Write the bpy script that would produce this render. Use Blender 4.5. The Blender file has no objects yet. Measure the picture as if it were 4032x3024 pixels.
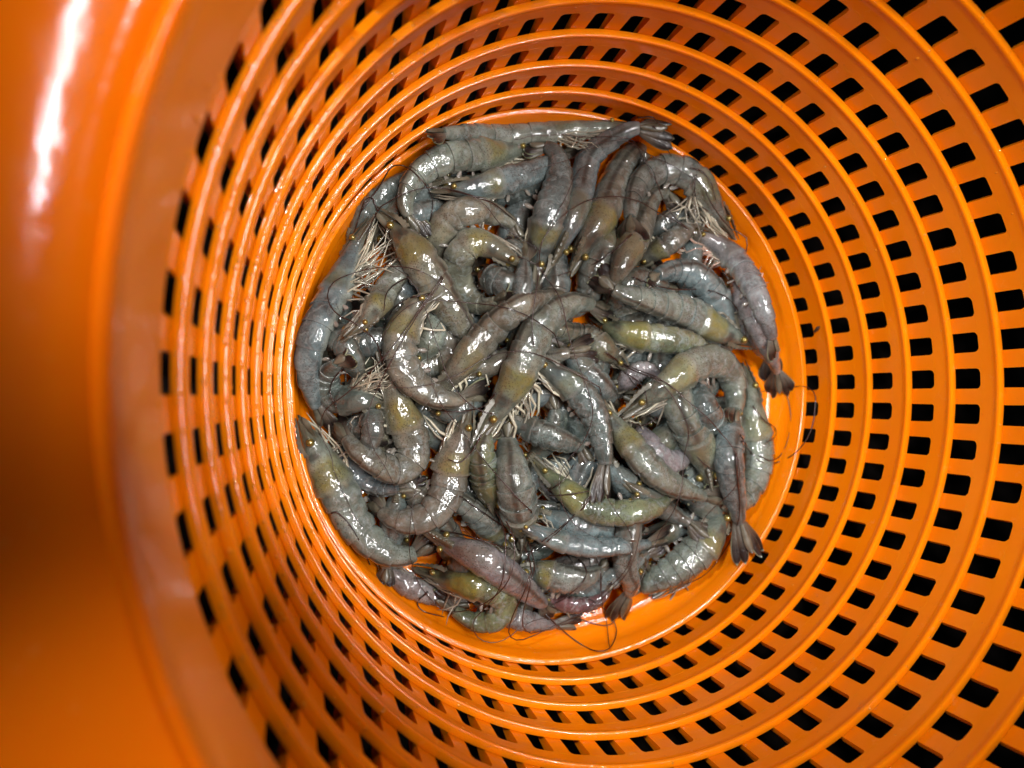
import bpy, math, random
import numpy as np
from mathutils import Matrix, Vector

scn = bpy.context.scene
COL = scn.collection
PI = math.pi

# ------------------------------------------------------------------ camera, world, lamps, exposure
cam_data = bpy.data.cameras.new('camera')
cam = bpy.data.objects.new('camera', cam_data)
COL.objects.link(cam)
cam.matrix_world = Matrix(((0.94934, 0.05808, -0.30885, -1.49924),
                           (-0.06147, 0.99811, -0.00123, 0.01706),
                           (0.30819, 0.02015, 0.95111, 3.57690),
                           (0, 0, 0, 1)))
cam_data.sensor_width = 36.0
cam_data.lens = 36.0 * 3028.0 / 4032.0
cam_data.clip_start = 0.05
cam_data.clip_end = 200.0
cam_data.dof.use_dof = True
cam_data.dof.focus_distance = 3.35
cam_data.dof.aperture_fstop = 0.80
scn.camera = cam

world = bpy.data.worlds.new('World')
scn.world = world
world.use_nodes = True
world.node_tree.nodes['Background'].inputs[0].default_value = (0.85, 0.92, 1.0, 1)
world.node_tree.nodes['Background'].inputs[1].default_value = 0.015

scn.view_settings.view_transform = 'Standard'
scn.view_settings.look = 'None'
scn.view_settings.exposure = 0.0
scn.view_settings.gamma = 1.0


def spot(name, loc, target, power, half_angle, blend, radius, color=(1, 1, 1)):
    d = bpy.data.lights.new(name, 'SPOT')
    d.energy = power
    d.spot_size = math.radians(2 * half_angle)
    d.spot_blend = blend
    d.shadow_soft_size = radius
    d.color = color
    o = bpy.data.objects.new(name, d)
    COL.objects.link(o)
    o.location = loc
    o.rotation_euler = (Vector(target) - Vector(loc)).to_track_quat('-Z', 'Y').to_euler()
    return o


# a row of stall spotlights over the basket, two brighter ones from the upper left, and added fill lamps opposite
for i in range(4):
    for j in range(3):
        spot('overhead_spotlight', (0.2 + 1.0 * i, 2.6 - 0.3 * i - 1.9 * j, 8.6), (0.12, 0.05, 0.2), 300, 12.4, 0.45, 0.14, (1.0, 0.98, 0.96))
# further left, spots added along a curve for highlights on the left hoops
for i in range(22):
    y_ = -0.9 + 4.8 * i / 21
    x_ = float(np.interp(y_, [-1, 0, 1, 2, 3, 4], [-1.40, -1.48, -1.36, -1.08, -0.66, -0.12])) + (0.10 if i % 2 else -0.06)
    spot('overhead_spotlight', (x_, y_, 8.4), (-0.95, 0.45, 0.7), 80, 7.4, 0.4, 0.17, (1.0, 0.98, 0.96))
# fill lamps added from the right to brighten the left wall
spot('left_wall_fill', (4.5, 1.5, 7.0), (-1.50, 0.42, 1.35), 1500, 6.6, 0.5, 0.10)
spot('left_wall_fill', (3.5, 5.0, 7.5), (-1.05, -1.15, 1.2), 1250, 8.0, 0.6, 0.10)
spot('bright_spotlight', (-5.0, 4.4, 8.2), (0.75, -0.5, 0.5), 3300, 10.2, 0.4, 0.25, (0.96, 0.98, 1.0))
spot('bright_spotlight', (-6.2, -1.0, 8.2), (1.35, 0.3, 0.9), 1600, 8.5, 0.4, 0.25, (0.96, 0.98, 1.0))
for i in range(7):  # narrow spots added to light the upper rim and draw its bright streak
    spot('rim_fill_spot', (2.95 + 0.07 * i, 2.3 - 0.22 * i, 8.3), (-1.80, 0.60, 2.2), 42, 6.4, 0.8, 0.06)
spot('rim_fill_spot', (2.0, -5.0, 7.5), (-1.80, -0.68, 2.1), 2600, 3.3, 1.0, 0.12)  # added for the lower rim; the unlit gap between imitates a cast shadow

# ------------------------------------------------------------------ material helpers


def new_mat(name):
    m = bpy.data.materials.new(name)
    m.use_nodes = True
    nt = m.node_tree
    return m, nt, nt.nodes['Principled BSDF']


def node(nt, typ, **kw):
    n = nt.nodes.new(typ)
    for k, v in kw.items():
        if k in n.inputs.keys():
            n.inputs[k].default_value = v
        else:
            setattr(n, k, v)
    return n


def noise(nt, vec, scale, detail=3.0, rough=0.55, dist=0.0):
    n = nt.nodes.new('ShaderNodeTexNoise')
    n.inputs['Scale'].default_value = scale
    n.inputs['Detail'].default_value = detail
    n.inputs['Roughness'].default_value = rough
    n.inputs['Distortion'].default_value = dist
    if vec is not None:
        nt.links.new(vec, n.inputs['Vector'])
    return n.outputs['Fac']


def ramp(nt, fac, stops, interp='LINEAR'):
    r = nt.nodes.new('ShaderNodeValToRGB')
    r.color_ramp.interpolation = interp
    el = r.color_ramp.elements
    while len(el) < len(stops):
        el.new(0.5)
    for e, (p, c) in zip(el, stops):
        e.position = p
        e.color = (c, c, c, 1) if isinstance(c, (int, float)) else tuple(c) + (1,)
    nt.links.new(fac, r.inputs['Fac'])
    return r.outputs['Color']


def mix(nt, fac, a, b, mode='MIX'):
    n = nt.nodes.new('ShaderNodeMix')
    n.data_type = 'RGBA'
    n.blend_type = mode
    for sock, v in ((n.inputs[0], fac), (n.inputs[6], a), (n.inputs[7], b)):
        if isinstance(v, bpy.types.NodeSocket):
            nt.links.new(v, sock)
        elif isinstance(v, (int, float)):
            sock.default_value = v
        else:
            sock.default_value = tuple(v) + (1,)
    return n.outputs[2]


def math_n(nt, op, a, b=None, clamp=False):
    n = nt.nodes.new('ShaderNodeMath')
    n.operation = op
    n.use_clamp = clamp
    for i, v in enumerate((a, b)):
        if v is None:
            continue
        if isinstance(v, bpy.types.NodeSocket):
            nt.links.new(v, n.inputs[i])
        else:
            n.inputs[i].default_value = v
    return n.outputs[0]


def bump(nt, height, strength, dist, normal=None):
    n = nt.nodes.new('ShaderNodeBump')
    n.inputs['Strength'].default_value = strength
    n.inputs['Distance'].default_value = dist
    nt.links.new(height, n.inputs['Height'])
    if normal is not None:
        nt.links.new(normal, n.inputs['Normal'])
    return n.outputs['Normal']


def attr(nt, name):
    n = nt.nodes.new('ShaderNodeAttribute')
    n.attribute_name = name
    return n.outputs['Fac']


def obj_coord(nt):
    return nt.nodes.new('ShaderNodeTexCoord').outputs['Object']


def wpos(nt):
    return nt.nodes.new('ShaderNodeNewGeometry').outputs['Position']


# orange moulded plastic, wet
m_plastic, nt, bs = new_mat('orange_plastic')
pos = wpos(nt)
c = ramp(nt, noise(nt, pos, 2.2, 3), [(0.3, (0.72, 0.170, 0.0013)), (0.7, (0.80, 0.205, 0.0020))])
scuff = ramp(nt, noise(nt, pos, 17, 5, 0.72), [(0.62, 0.0), (0.74, 0.40)])
c = mix(nt, scuff, c, (0.80, 0.30, 0.08))
fleck = ramp(nt, noise(nt, pos, 48, 3, 0.6), [(0.70, 0.0), (0.76, 0.7)])
c = mix(nt, fleck, c, (0.50, 0.12, 0.01))
nt.links.new(c, bs.inputs['Base Color'])
r = ramp(nt, noise(nt, pos, 9, 4, 0.6), [(0.3, 0.06), (0.7, 0.13)])
nt.links.new(r, bs.inputs['Roughness'])
b1 = bump(nt, noise(nt, pos, 22, 2, 0.5), 0.03, 0.02)
b1 = bump(nt, noise(nt, pos, 70, 2, 0.5), 0.055, 0.006, b1)
nt.links.new(b1, bs.inputs['Normal'])
bs.inputs['Subsurface Weight'].default_value = 0.25
bs.inputs['Subsurface Radius'].default_value = (1.0, 0.25, 0.02)
bs.inputs['Subsurface Scale'].default_value = 0.03
bs.inputs['IOR'].default_value = 1.45
bs.inputs['Specular IOR Level'].default_value = 0.38

# the same plastic on the flange: smoother, glossier, its colour reddened to stand in for bounced light
m_rim = m_plastic.copy()
m_rim.name = 'orange_plastic_smooth_bounce'
for n in m_rim.node_tree.nodes:
    if n.type == 'BUMP':
        n.inputs['Strength'].default_value *= 0.6
    if n.type == 'VALTORGB' and n.color_ramp.elements[0].color[1] > 0.16 and n.color_ramp.elements[0].color[0] > 0.7:
        n.color_ramp.elements[0].color = (0.72, 0.128, 0.0010, 1)
        n.color_ramp.elements[1].color = (0.80, 0.150, 0.0014, 1)
    elif n.type == 'VALTORGB' and n.outputs['Color'].links and n.outputs['Color'].links[0].to_socket.name == 'Roughness':
        n.color_ramp.elements[0].color = (0.06, 0.06, 0.06, 1)
        n.color_ramp.elements[1].color = (0.10, 0.10, 0.10, 1)

# shrimp shell: mottled grey, tinted by the object's own colour, alpha of that colour = strength of the olive patch
m_shell, nt, bs = new_mat('shrimp_shell')
oc = obj_coord(nt)
oi = nt.nodes.new('ShaderNodeObjectInfo')
along, dors = attr(nt, 'along'), attr(nt, 'dors')
off = nt.nodes.new('ShaderNodeVectorMath'); off.operation = 'ADD'
nt.links.new(oc, off.inputs[0]); nt.links.new(oi.outputs['Location'], off.inputs[1])
vec = off.outputs[0]
big = ramp(nt, noise(nt, vec, 9, 4, 0.6, 0.6), [(0.30, 0.45), (0.52, 0.95), (0.70, 1.5)])
base = mix(nt, 1.0, oi.outputs['Color'], big, 'MULTIPLY')
# milky flesh clouds showing through the abdomen
flesh = ramp(nt, noise(nt, vec, 24, 4, 0.6, 1.2), [(0.48, 0.0), (0.66, 0.60)])
flesh = math_n(nt, 'MULTIPLY', flesh, ramp(nt, along, [(0.36, 0.0), (0.42, 1.0), (0.80, 1.0), (0.9, 0.2)]))
base = mix(nt, flesh, base, (0.21, 0.245, 0.24))
# olive liver patch and dark stomach spot seen through the carapace
wob = math_n(nt, 'ADD', along, math_n(nt, 'MULTIPLY', math_n(nt, 'SUBTRACT', noise(nt, vec, 8, 2), 0.5), 0.10))
ol = ramp(nt, wob, [(0.235, 0.0), (0.285, 0.9), (0.345, 1.0), (0.385, 0.0)])
ol = math_n(nt, 'MULTIPLY', ol, oi.outputs['Alpha'])
ol = math_n(nt, 'MULTIPLY', ol, ramp(nt, dors, [(0.12, 0.25), (0.5, 1.0), (0.9, 0.75)]))
ol = math_n(nt, 'MULTIPLY', ol, ramp(nt, noise(nt, vec, 30, 3), [(0.3, 0.45), (0.6, 1.0)]))
base = mix(nt, math_n(nt, 'MULTIPLY', ol, 0.85), base, (0.165, 0.140, 0.020))
sp = ramp(nt, wob, [(0.175, 0.0), (0.20, 1.0), (0.225, 1.0), (0.25, 0.0)])
sp = math_n(nt, 'MULTIPLY', sp, ramp(nt, dors, [(0.55, 0.0), (0.72, 0.85), (0.92, 0.85), (1.0, 0.3)]))
sp = math_n(nt, 'MULTIPLY', sp, oi.outputs['Alpha'])
base = mix(nt, math_n(nt, 'MULTIPLY', sp, 0.9), base, (0.018, 0.020, 0.018))
# belly paler, dorsal ridge darker brown
base = mix(nt, ramp(nt, dors, [(0.0, 0.6), (0.10, 0.5), (0.20, 0.0)]), base, (0.26, 0.27, 0.22))
base = mix(nt, ramp(nt, dors, [(0.86, 0.0), (1.0, 0.45)]), base, (0.075, 0.058, 0.036))
gut = math_n(nt, 'MULTIPLY', ramp(nt, dors, [(0.985, 0.0), (0.995, 0.75)]), ramp(nt, along, [(0.38, 0.0), (0.42, 1.0), (0.80, 1.0), (0.86, 0.0)]))
base = mix(nt, gut, base, (0.02, 0.018, 0.014))
# joints between the rings: paler film edge
jt = ramp(nt, attr(nt, 'joint'), [(0.0, 0.0), (1.0, 0.16)])
base = mix(nt, jt, base, (0.30, 0.29, 0.27))
# pigment dots
vo = nt.nodes.new('ShaderNodeTexVoronoi'); vo.inputs['Scale'].default_value = 100
nt.links.new(vec, vo.inputs['Vector'])
dots = ramp(nt, vo.outputs['Distance'], [(0.18, 1.0), (0.42, 0.0)])
dots = math_n(nt, 'MULTIPLY', dots, ramp(nt, noise(nt, vec, 6, 2), [(0.4, 0.25), (0.62, 0.8)]))
base = mix(nt, dots, base, (0.035, 0.027, 0.018))
# head end: brown, streaked lengthwise
stv = nt.nodes.new('ShaderNodeCombineXYZ')
nt.links.new(math_n(nt, 'MULTIPLY', along, 14.0), stv.inputs[0])
nt.links.new(math_n(nt, 'MULTIPLY', dors, 16.0), stv.inputs[1])
nt.links.new(oi.outputs['Random'], stv.inputs[2])
hc = ramp(nt, noise(nt, stv.outputs[0], 1.3, 3), [(0.35, (0.030, 0.026, 0.016)), (0.55, (0.075, 0.066, 0.040)), (0.72, (0.17, 0.16, 0.11))])
base = mix(nt, ramp(nt, along, [(0.11, 0.85), (0.19, 0.0)]), base, hc)
nt.links.new(base, bs.inputs['Base Color'])
bs.inputs['Roughness'].default_value = 0.42
bs.inputs['Specular IOR Level'].default_value = 0.15
bs.inputs['Coat Weight'].default_value = 1.0
bs.inputs['Coat Roughness'].default_value = 0.015
bs.inputs['Coat IOR'].default_value = 1.6
bs.inputs['Subsurface Weight'].default_value = 0.12
bs.inputs['Subsurface Radius'].default_value = (0.6, 0.5, 0.4)
bs.inputs['Subsurface Scale'].default_value = 0.03
fv = nt.nodes.new('ShaderNodeTexVoronoi')
fv.feature = 'SMOOTH_F1'
fv.inputs['Scale'].default_value = 18
fv.inputs['Smoothness'].default_value = 0.25
wv = nt.nodes.new('ShaderNodeVectorMath'); wv.operation = 'ADD'
nz = nt.nodes.new('ShaderNodeTexNoise'); nz.inputs['Scale'].default_value = 20
nt.links.new(vec, nz.inputs['Vector'])
sc_ = nt.nodes.new('ShaderNodeVectorMath'); sc_.operation = 'SCALE'; sc_.inputs['Scale'].default_value = 0.05
nt.links.new(nz.outputs['Color'], sc_.inputs[0])
nt.links.new(vec, wv.inputs[0]); nt.links.new(sc_.outputs[0], wv.inputs[1])
nt.links.new(wv.outputs[0], fv.inputs['Vector'])
hb = bump(nt, fv.outputs['Distance'], 0.27, 0.022)
hb = bump(nt, noise(nt, vec, 26, 2, 0.5), 0.22, 0.014, hb)
nt.links.new(hb, bs.inputs['Normal'])
nt.links.new(hb, bs.inputs['Coat Normal'])

# tail blades: brown membrane, black towards the tip, pale green hem
m_tail, nt, bs = new_mat('tail_blade')
oc = obj_coord(nt)
al, la = attr(nt, 'along'), attr(nt, 'lat')
oi = nt.nodes.new('ShaderNodeObjectInfo')
c = ramp(nt, al, [(0.0, (0.14, 0.13, 0.105)), (0.40, (0.085, 0.068, 0.05)), (0.66, (0.014, 0.010, 0.009)), (1.0, (0.010, 0.008, 0.008))])
c = mix(nt, ramp(nt, noise(nt, oc, 20, 3), [(0.45, 0.0), (0.75, 0.3)]), c, (0.09, 0.07, 0.055))
hem = math_n(nt, 'MAXIMUM', ramp(nt, la, [(0.80, 0.0), (0.93, 0.9)]), ramp(nt, al, [(0.94, 0.0), (0.98, 0.9)]))
hem = math_n(nt, 'MULTIPLY', hem, ramp(nt, al, [(0.25, 0.1), (0.6, 0.8)]))
hem = math_n(nt, 'MULTIPLY', hem, oi.outputs['Alpha'])
c = mix(nt, hem, c, (0.42, 0.45, 0.27))
nt.links.new(c, bs.inputs['Base Color'])
bs.inputs['Roughness'].default_value = 0.35
bs.inputs['Specular IOR Level'].default_value = 0.25
bs.inputs['Transmission Weight'].default_value = 0.25
bs.inputs['Coat Weight'].default_value = 0.25
bs.inputs['Coat Roughness'].default_value = 0.05
wv = nt.nodes.new('ShaderNodeMath'); wv.operation = 'SINE'
nt.links.new(math_n(nt, 'MULTIPLY', la, 22.0), wv.inputs[0])
hb = bump(nt, wv.outputs[0], 0.15, 0.01)
hb = bump(nt, noise(nt, oc, 50, 2), 0.3, 0.01, hb)
nt.links.new(hb, bs.inputs['Normal'])
nt.links.new(hb, bs.inputs['Coat Normal'])


def simple(name, c0, c1, scale, rough, coat=0.0, sss=0.0, metal=0.0, bmp=0.2, bscale=60):
    m, nt, bs = new_mat(name)
    oc = obj_coord(nt)
    nt.links.new(ramp(nt, noise(nt, oc, scale, 3), [(0.35, c0), (0.65, c1)]), bs.inputs['Base Color'])
    bs.inputs['Roughness'].default_value = rough
    bs.inputs['Coat Weight'].default_value = coat
    bs.inputs['Coat Roughness'].default_value = 0.05
    bs.inputs['Subsurface Weight'].default_value = sss
    bs.inputs['Subsurface Radius'].default_value = (0.5, 0.45, 0.4)
    bs.inputs['Subsurface Scale'].default_value = 0.02
    bs.inputs['Metallic'].default_value = metal
    nt.links.new(bump(nt, noise(nt, oc, bscale, 3), bmp, 0.01), bs.inputs['Normal'])
    return m


m_leg = simple('pale_leg', (0.27, 0.26, 0.20), (0.54, 0.50, 0.37), 9, 0.3, 0.8, 0.2)
m_legd = simple('dusky_leg', (0.12, 0.11, 0.085), (0.26, 0.235, 0.18), 9, 0.3, 0.8)
m_legp = simple('pink_leg', (0.45, 0.23, 0.18), (0.58, 0.47, 0.36), 9, 0.3, 0.8, 0.2)
m_paddle = simple('swimmeret_film', (0.12, 0.115, 0.095), (0.24, 0.21, 0.18), 12, 0.35, 0.5)
m_scale = simple('head_blade', (0.045, 0.040, 0.026), (0.125, 0.115, 0.082), 14, 0.35, 0.3)
m_feeler = simple('dark_feeler', (0.012, 0.005, 0.004), (0.035, 0.011, 0.007), 5, 0.35, 0.3)
m_eye = simple('gold_eye', (0.20, 0.155, 0.04), (0.34, 0.26, 0.07), 1.5, 0.30, 1.0, 0.0, 0.7, 0.05)
m_stalk = simple('dark_stalk', (0.03, 0.028, 0.02), (0.06, 0.055, 0.035), 16, 0.25, 1.0)
m_scrap = simple('brown_scrap', (0.03, 0.015, 0.008), (0.07, 0.03, 0.015), 20, 0.5)
m_grain = simple('white_grain', (0.7, 0.7, 0.68), (0.82, 0.82, 0.8), 20, 0.3, 0.5)
m_ground = simple('wet_dark_ground', (0.003, 0.002, 0.0015), (0.006, 0.004, 0.003), 3, 0.55, 0.0, 0, 0, 0.5, 9)
m_ground.node_tree.nodes['Principled BSDF'].inputs['Specular IOR Level'].default_value = 0.12
m_drop, nt, bs = new_mat('water_drop')
bs.inputs['Base Color'].default_value = (0.72, 0.20, 0.01, 1)
bs.inputs['Roughness'].default_value = 0.04
bs.inputs['Coat Weight'].default_value = 1.0

# ------------------------------------------------------------------ mesh helpers


def link(name, verts, faces, mat, parent=None, smooth=True, sharp=None, attrs=None):
    me = bpy.data.meshes.new(name)
    me.from_pydata([tuple(v) for v in verts], [], faces)
    me.validate()
    if smooth:
        me.polygons.foreach_set('use_smooth', [True] * len(me.polygons))
        if sharp:
            me.set_sharp_from_angle(angle=math.radians(sharp))
    for k, vals in (attrs or {}).items():
        a = me.attributes.new(k, 'FLOAT', 'POINT')
        a.data.foreach_set('value', np.asarray(vals, dtype=np.float32))
    me.materials.append(mat)
    o = bpy.data.objects.new(name, me)
    COL.objects.link(o)
    if parent is not None:
        o.parent = parent
    return o


def empty(name, loc, label, cat, group=None):
    o = bpy.data.objects.new(name, None)
    COL.objects.link(o)
    o.location = loc
    o.empty_display_size = 0.05
    o['label'] = label
    o['category'] = cat
    if group:
        o['group'] = group
    return o


def revolve(profile, n, closed):
    V, F = [], []
    m = len(profile)
    for j in range(n):
        a = 2 * PI * j / n
        ca, sa = math.cos(a), math.sin(a)
        V += [(r * ca, r * sa, z) for r, z in profile]
    for j in range(n):
        j2 = (j + 1) % n
        for i in range(m if closed else m - 1):
            i2 = (i + 1) % m
            F.append((j * m + i, j2 * m + i, j2 * m + i2, j * m + i2))
    return V, F


# ------------------------------------------------------------------ ground
FLOOR = -0.169
g = link('ground', [(-40, -40, FLOOR - 0.12), (40, -40, FLOOR - 0.12), (40, 40, FLOOR - 0.12), (-40, 40, FLOOR - 0.12)], [(0, 1, 2, 3)], m_ground)
g['kind'] = 'structure'

# ------------------------------------------------------------------ basket
A, B, R0, T = 0.0399, 0.2103, 1.35, 0.029
NB = 60
STEP = 2 * PI / NB


def lip_r(k):
    return R0 + A * k + (0.0169 if k == 0 else 0.0)


def tier_r(k, z):          # inner wall face of tier k, between lip k and lip k+1
    f = (z - B * k) / B
    r0 = lip_r(k) + T
    return r0 + (R0 + A * (k + 1) - r0) * f


def hole_top(k):
    return B * k + B * (0.46 if k == 0 else 0.57)


basket = empty('basket', (0, 0, FLOOR), 'round orange plastic basket with slotted sides holding the heap of shrimp', 'basket')


def bpart(name, V, F, sharp=40, mat=None):
    return link(name, [(x, y, z - FLOOR) for x, y, z in V], F, mat or m_plastic, basket, True, sharp)


# floor dish with a rounded foot up to the lowest lip
prof = [(0.0, FLOOR)]
for r in (0.35, 0.7, 1.0, 1.15):
    prof.append((r, FLOOR))
for i in range(1, 9):
    a = i / 8 * PI / 2
    prof.append((1.22 + 0.125 * math.sin(a), FLOOR + 0.125 * (1 - math.cos(a))))
r = lip_r(0)
prof += [(r - 0.005, -0.014), (r - 0.003, -0.004), (r + 0.003, 0.0), (r + T - 0.004, 0.0), (r + T, -0.006), (r + T, -0.06), (1.27, FLOOR - 0.02), (0.0, FLOOR - 0.02)]
V, F = revolve(prof, 192, False)
bpart('base', V, F)

for k in range(1, 11):
    if k == 9:
        continue
    kb = k - 1 if k < 10 else 8
    zb = hole_top(kb)
    zt = B * k
    rt_ = lip_r(k)
    rb = tier_r(kb, zb)
    lo = rb + 0.0
    prof = [(lo, zb)]
    for f in (0.3, 0.55, 0.75):
        prof.append((lo + (rt_ - lo) * f, zb + (zt - zb) * f))
    prof += [(rt_ - 0.0015, zt - 0.022), (rt_ - 0.004, zt - 0.012), (rt_ - 0.0035, zt - 0.005), (rt_ - 0.0005, zt - 0.001), (rt_ + 0.004, zt),
             (rt_ + T - 0.004, zt), (rt_ + T - 0.001, zt - 0.002), (rt_ + T, zt - 0.006), (rb + T + 0.006, zb + 0.004), (rb + T + 0.003, zb)]
    V, F = revolve(prof, 240, True)
    bpart('hoop', V, F)

# rim: a broad, slightly domed flange that rolls over on the outside
r10, z10 = lip_r(10), B * 10
prof = [(r10 + 0.006, z10 - 0.02), (r10 - 0.003, z10), (r10 - 0.003, z10 + 0.014), (r10 + 0.003, z10 + 0.024), (r10 + 0.011, z10 + 0.028),
        (r10 + 0.019, z10 + 0.025), (r10 + 0.026, z10 + 0.021)]
for f in np.linspace(0.06, 1, 16):
    prof.append((r10 + 0.014 + 0.46 * f, z10 + 0.024 + 0.145 * math.sin(f * 1.75)))
rr, zz = prof[-1]
for i in range(1, 9):
    a = PI * 0.75 * i / 8
    prof.append((rr + 0.05 * math.sin(a), zz - 0.05 * (1 - math.cos(a))))
prof += [(rr + 0.02, zz - 0.11), (rr, zz - 0.06), (r10 + 0.26, z10 + 0.14), (r10 + 0.06, z10 - 0.004), (r10 + T + 0.004, z10 - 0.03)]
V, F = revolve(prof, 240, True)
bpart('rim', V, F, 40, m_rim)

# uprights: flared lower bar in every tier plus the rib that runs behind the hoops
V, F = [], []


def prism(outline, r_in, depth):
    """outline: list of (angle, z); r_in(z); closed solid"""
    n0 = len(V)
    n = len(outline)
    for a, z in outline:
        r_ = r_in(z)
        V.append((r_ * math.cos(a), r_ * math.sin(a), z))
    for a, z in outline:
        r_ = r_in(z) + depth
        V.append((r_ * math.cos(a), r_ * math.sin(a), z))
    F.append(tuple(n0 + i for i in range(n)))
    F.append(tuple(n0 + n + i for i in reversed(range(n))))
    for i in range(n):
        j = (i + 1) % n
        F.append((n0 + j, n0 + i, n0 + n + i, n0 + n + j))


def make_upright(rg):
    V.clear(); F.clear()
    for k in range(9):
        rm = lip_r(k) + T
        hw = STEP * (0.228 + rg.uniform(-.008, .008))
        z0, z1 = B * k - 0.012, hole_top(k)
        left, right = [], []
        for side, out in ((-1, left), (1, right)):
            rho = 0.020 * rg.uniform(.75, 1.3)
            w_ = hw * rg.uniform(.96, 1.04)
            for i in range(6):
                q = i / 5 * PI / 2
                out.append((side * (w_ + rho * (1 - math.cos(q)) / rm), z1 - rho + rho * math.sin(q) + (rg.uniform(-.0015, .0015) if 0 < i < 5 else 0)))
            out.append((side * (w_ + rho / rm), z1 + 0.004))
            out.insert(0, (side * w_ * rg.uniform(.98, 1.02), z0))
        prism(right + left[::-1], lambda z, k=k: tier_r(k, z) + 0.0004, 0.026)
    hw = STEP * 0.15
    zs = [-0.05 + (B * 9 + 0.05) * i / 9 for i in range(10)]
    prism([(hw, z) for z in zs] + [(-hw, z) for z in zs[::-1]], lambda z: R0 + A * z / B + T + 0.020, 0.03)
    return bpart('upright', V, F, 30)


rgu = random.Random(4)
kinds = [make_upright(rgu) for _ in range(8)]
for i in range(NB):
    o = kinds[i % 8] if i < 8 else rgu.choice(kinds).copy()
    if i >= 8:
        COL.objects.link(o)
        o.parent = basket
    o.rotation_euler = (0, 0, STEP * i)

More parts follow.
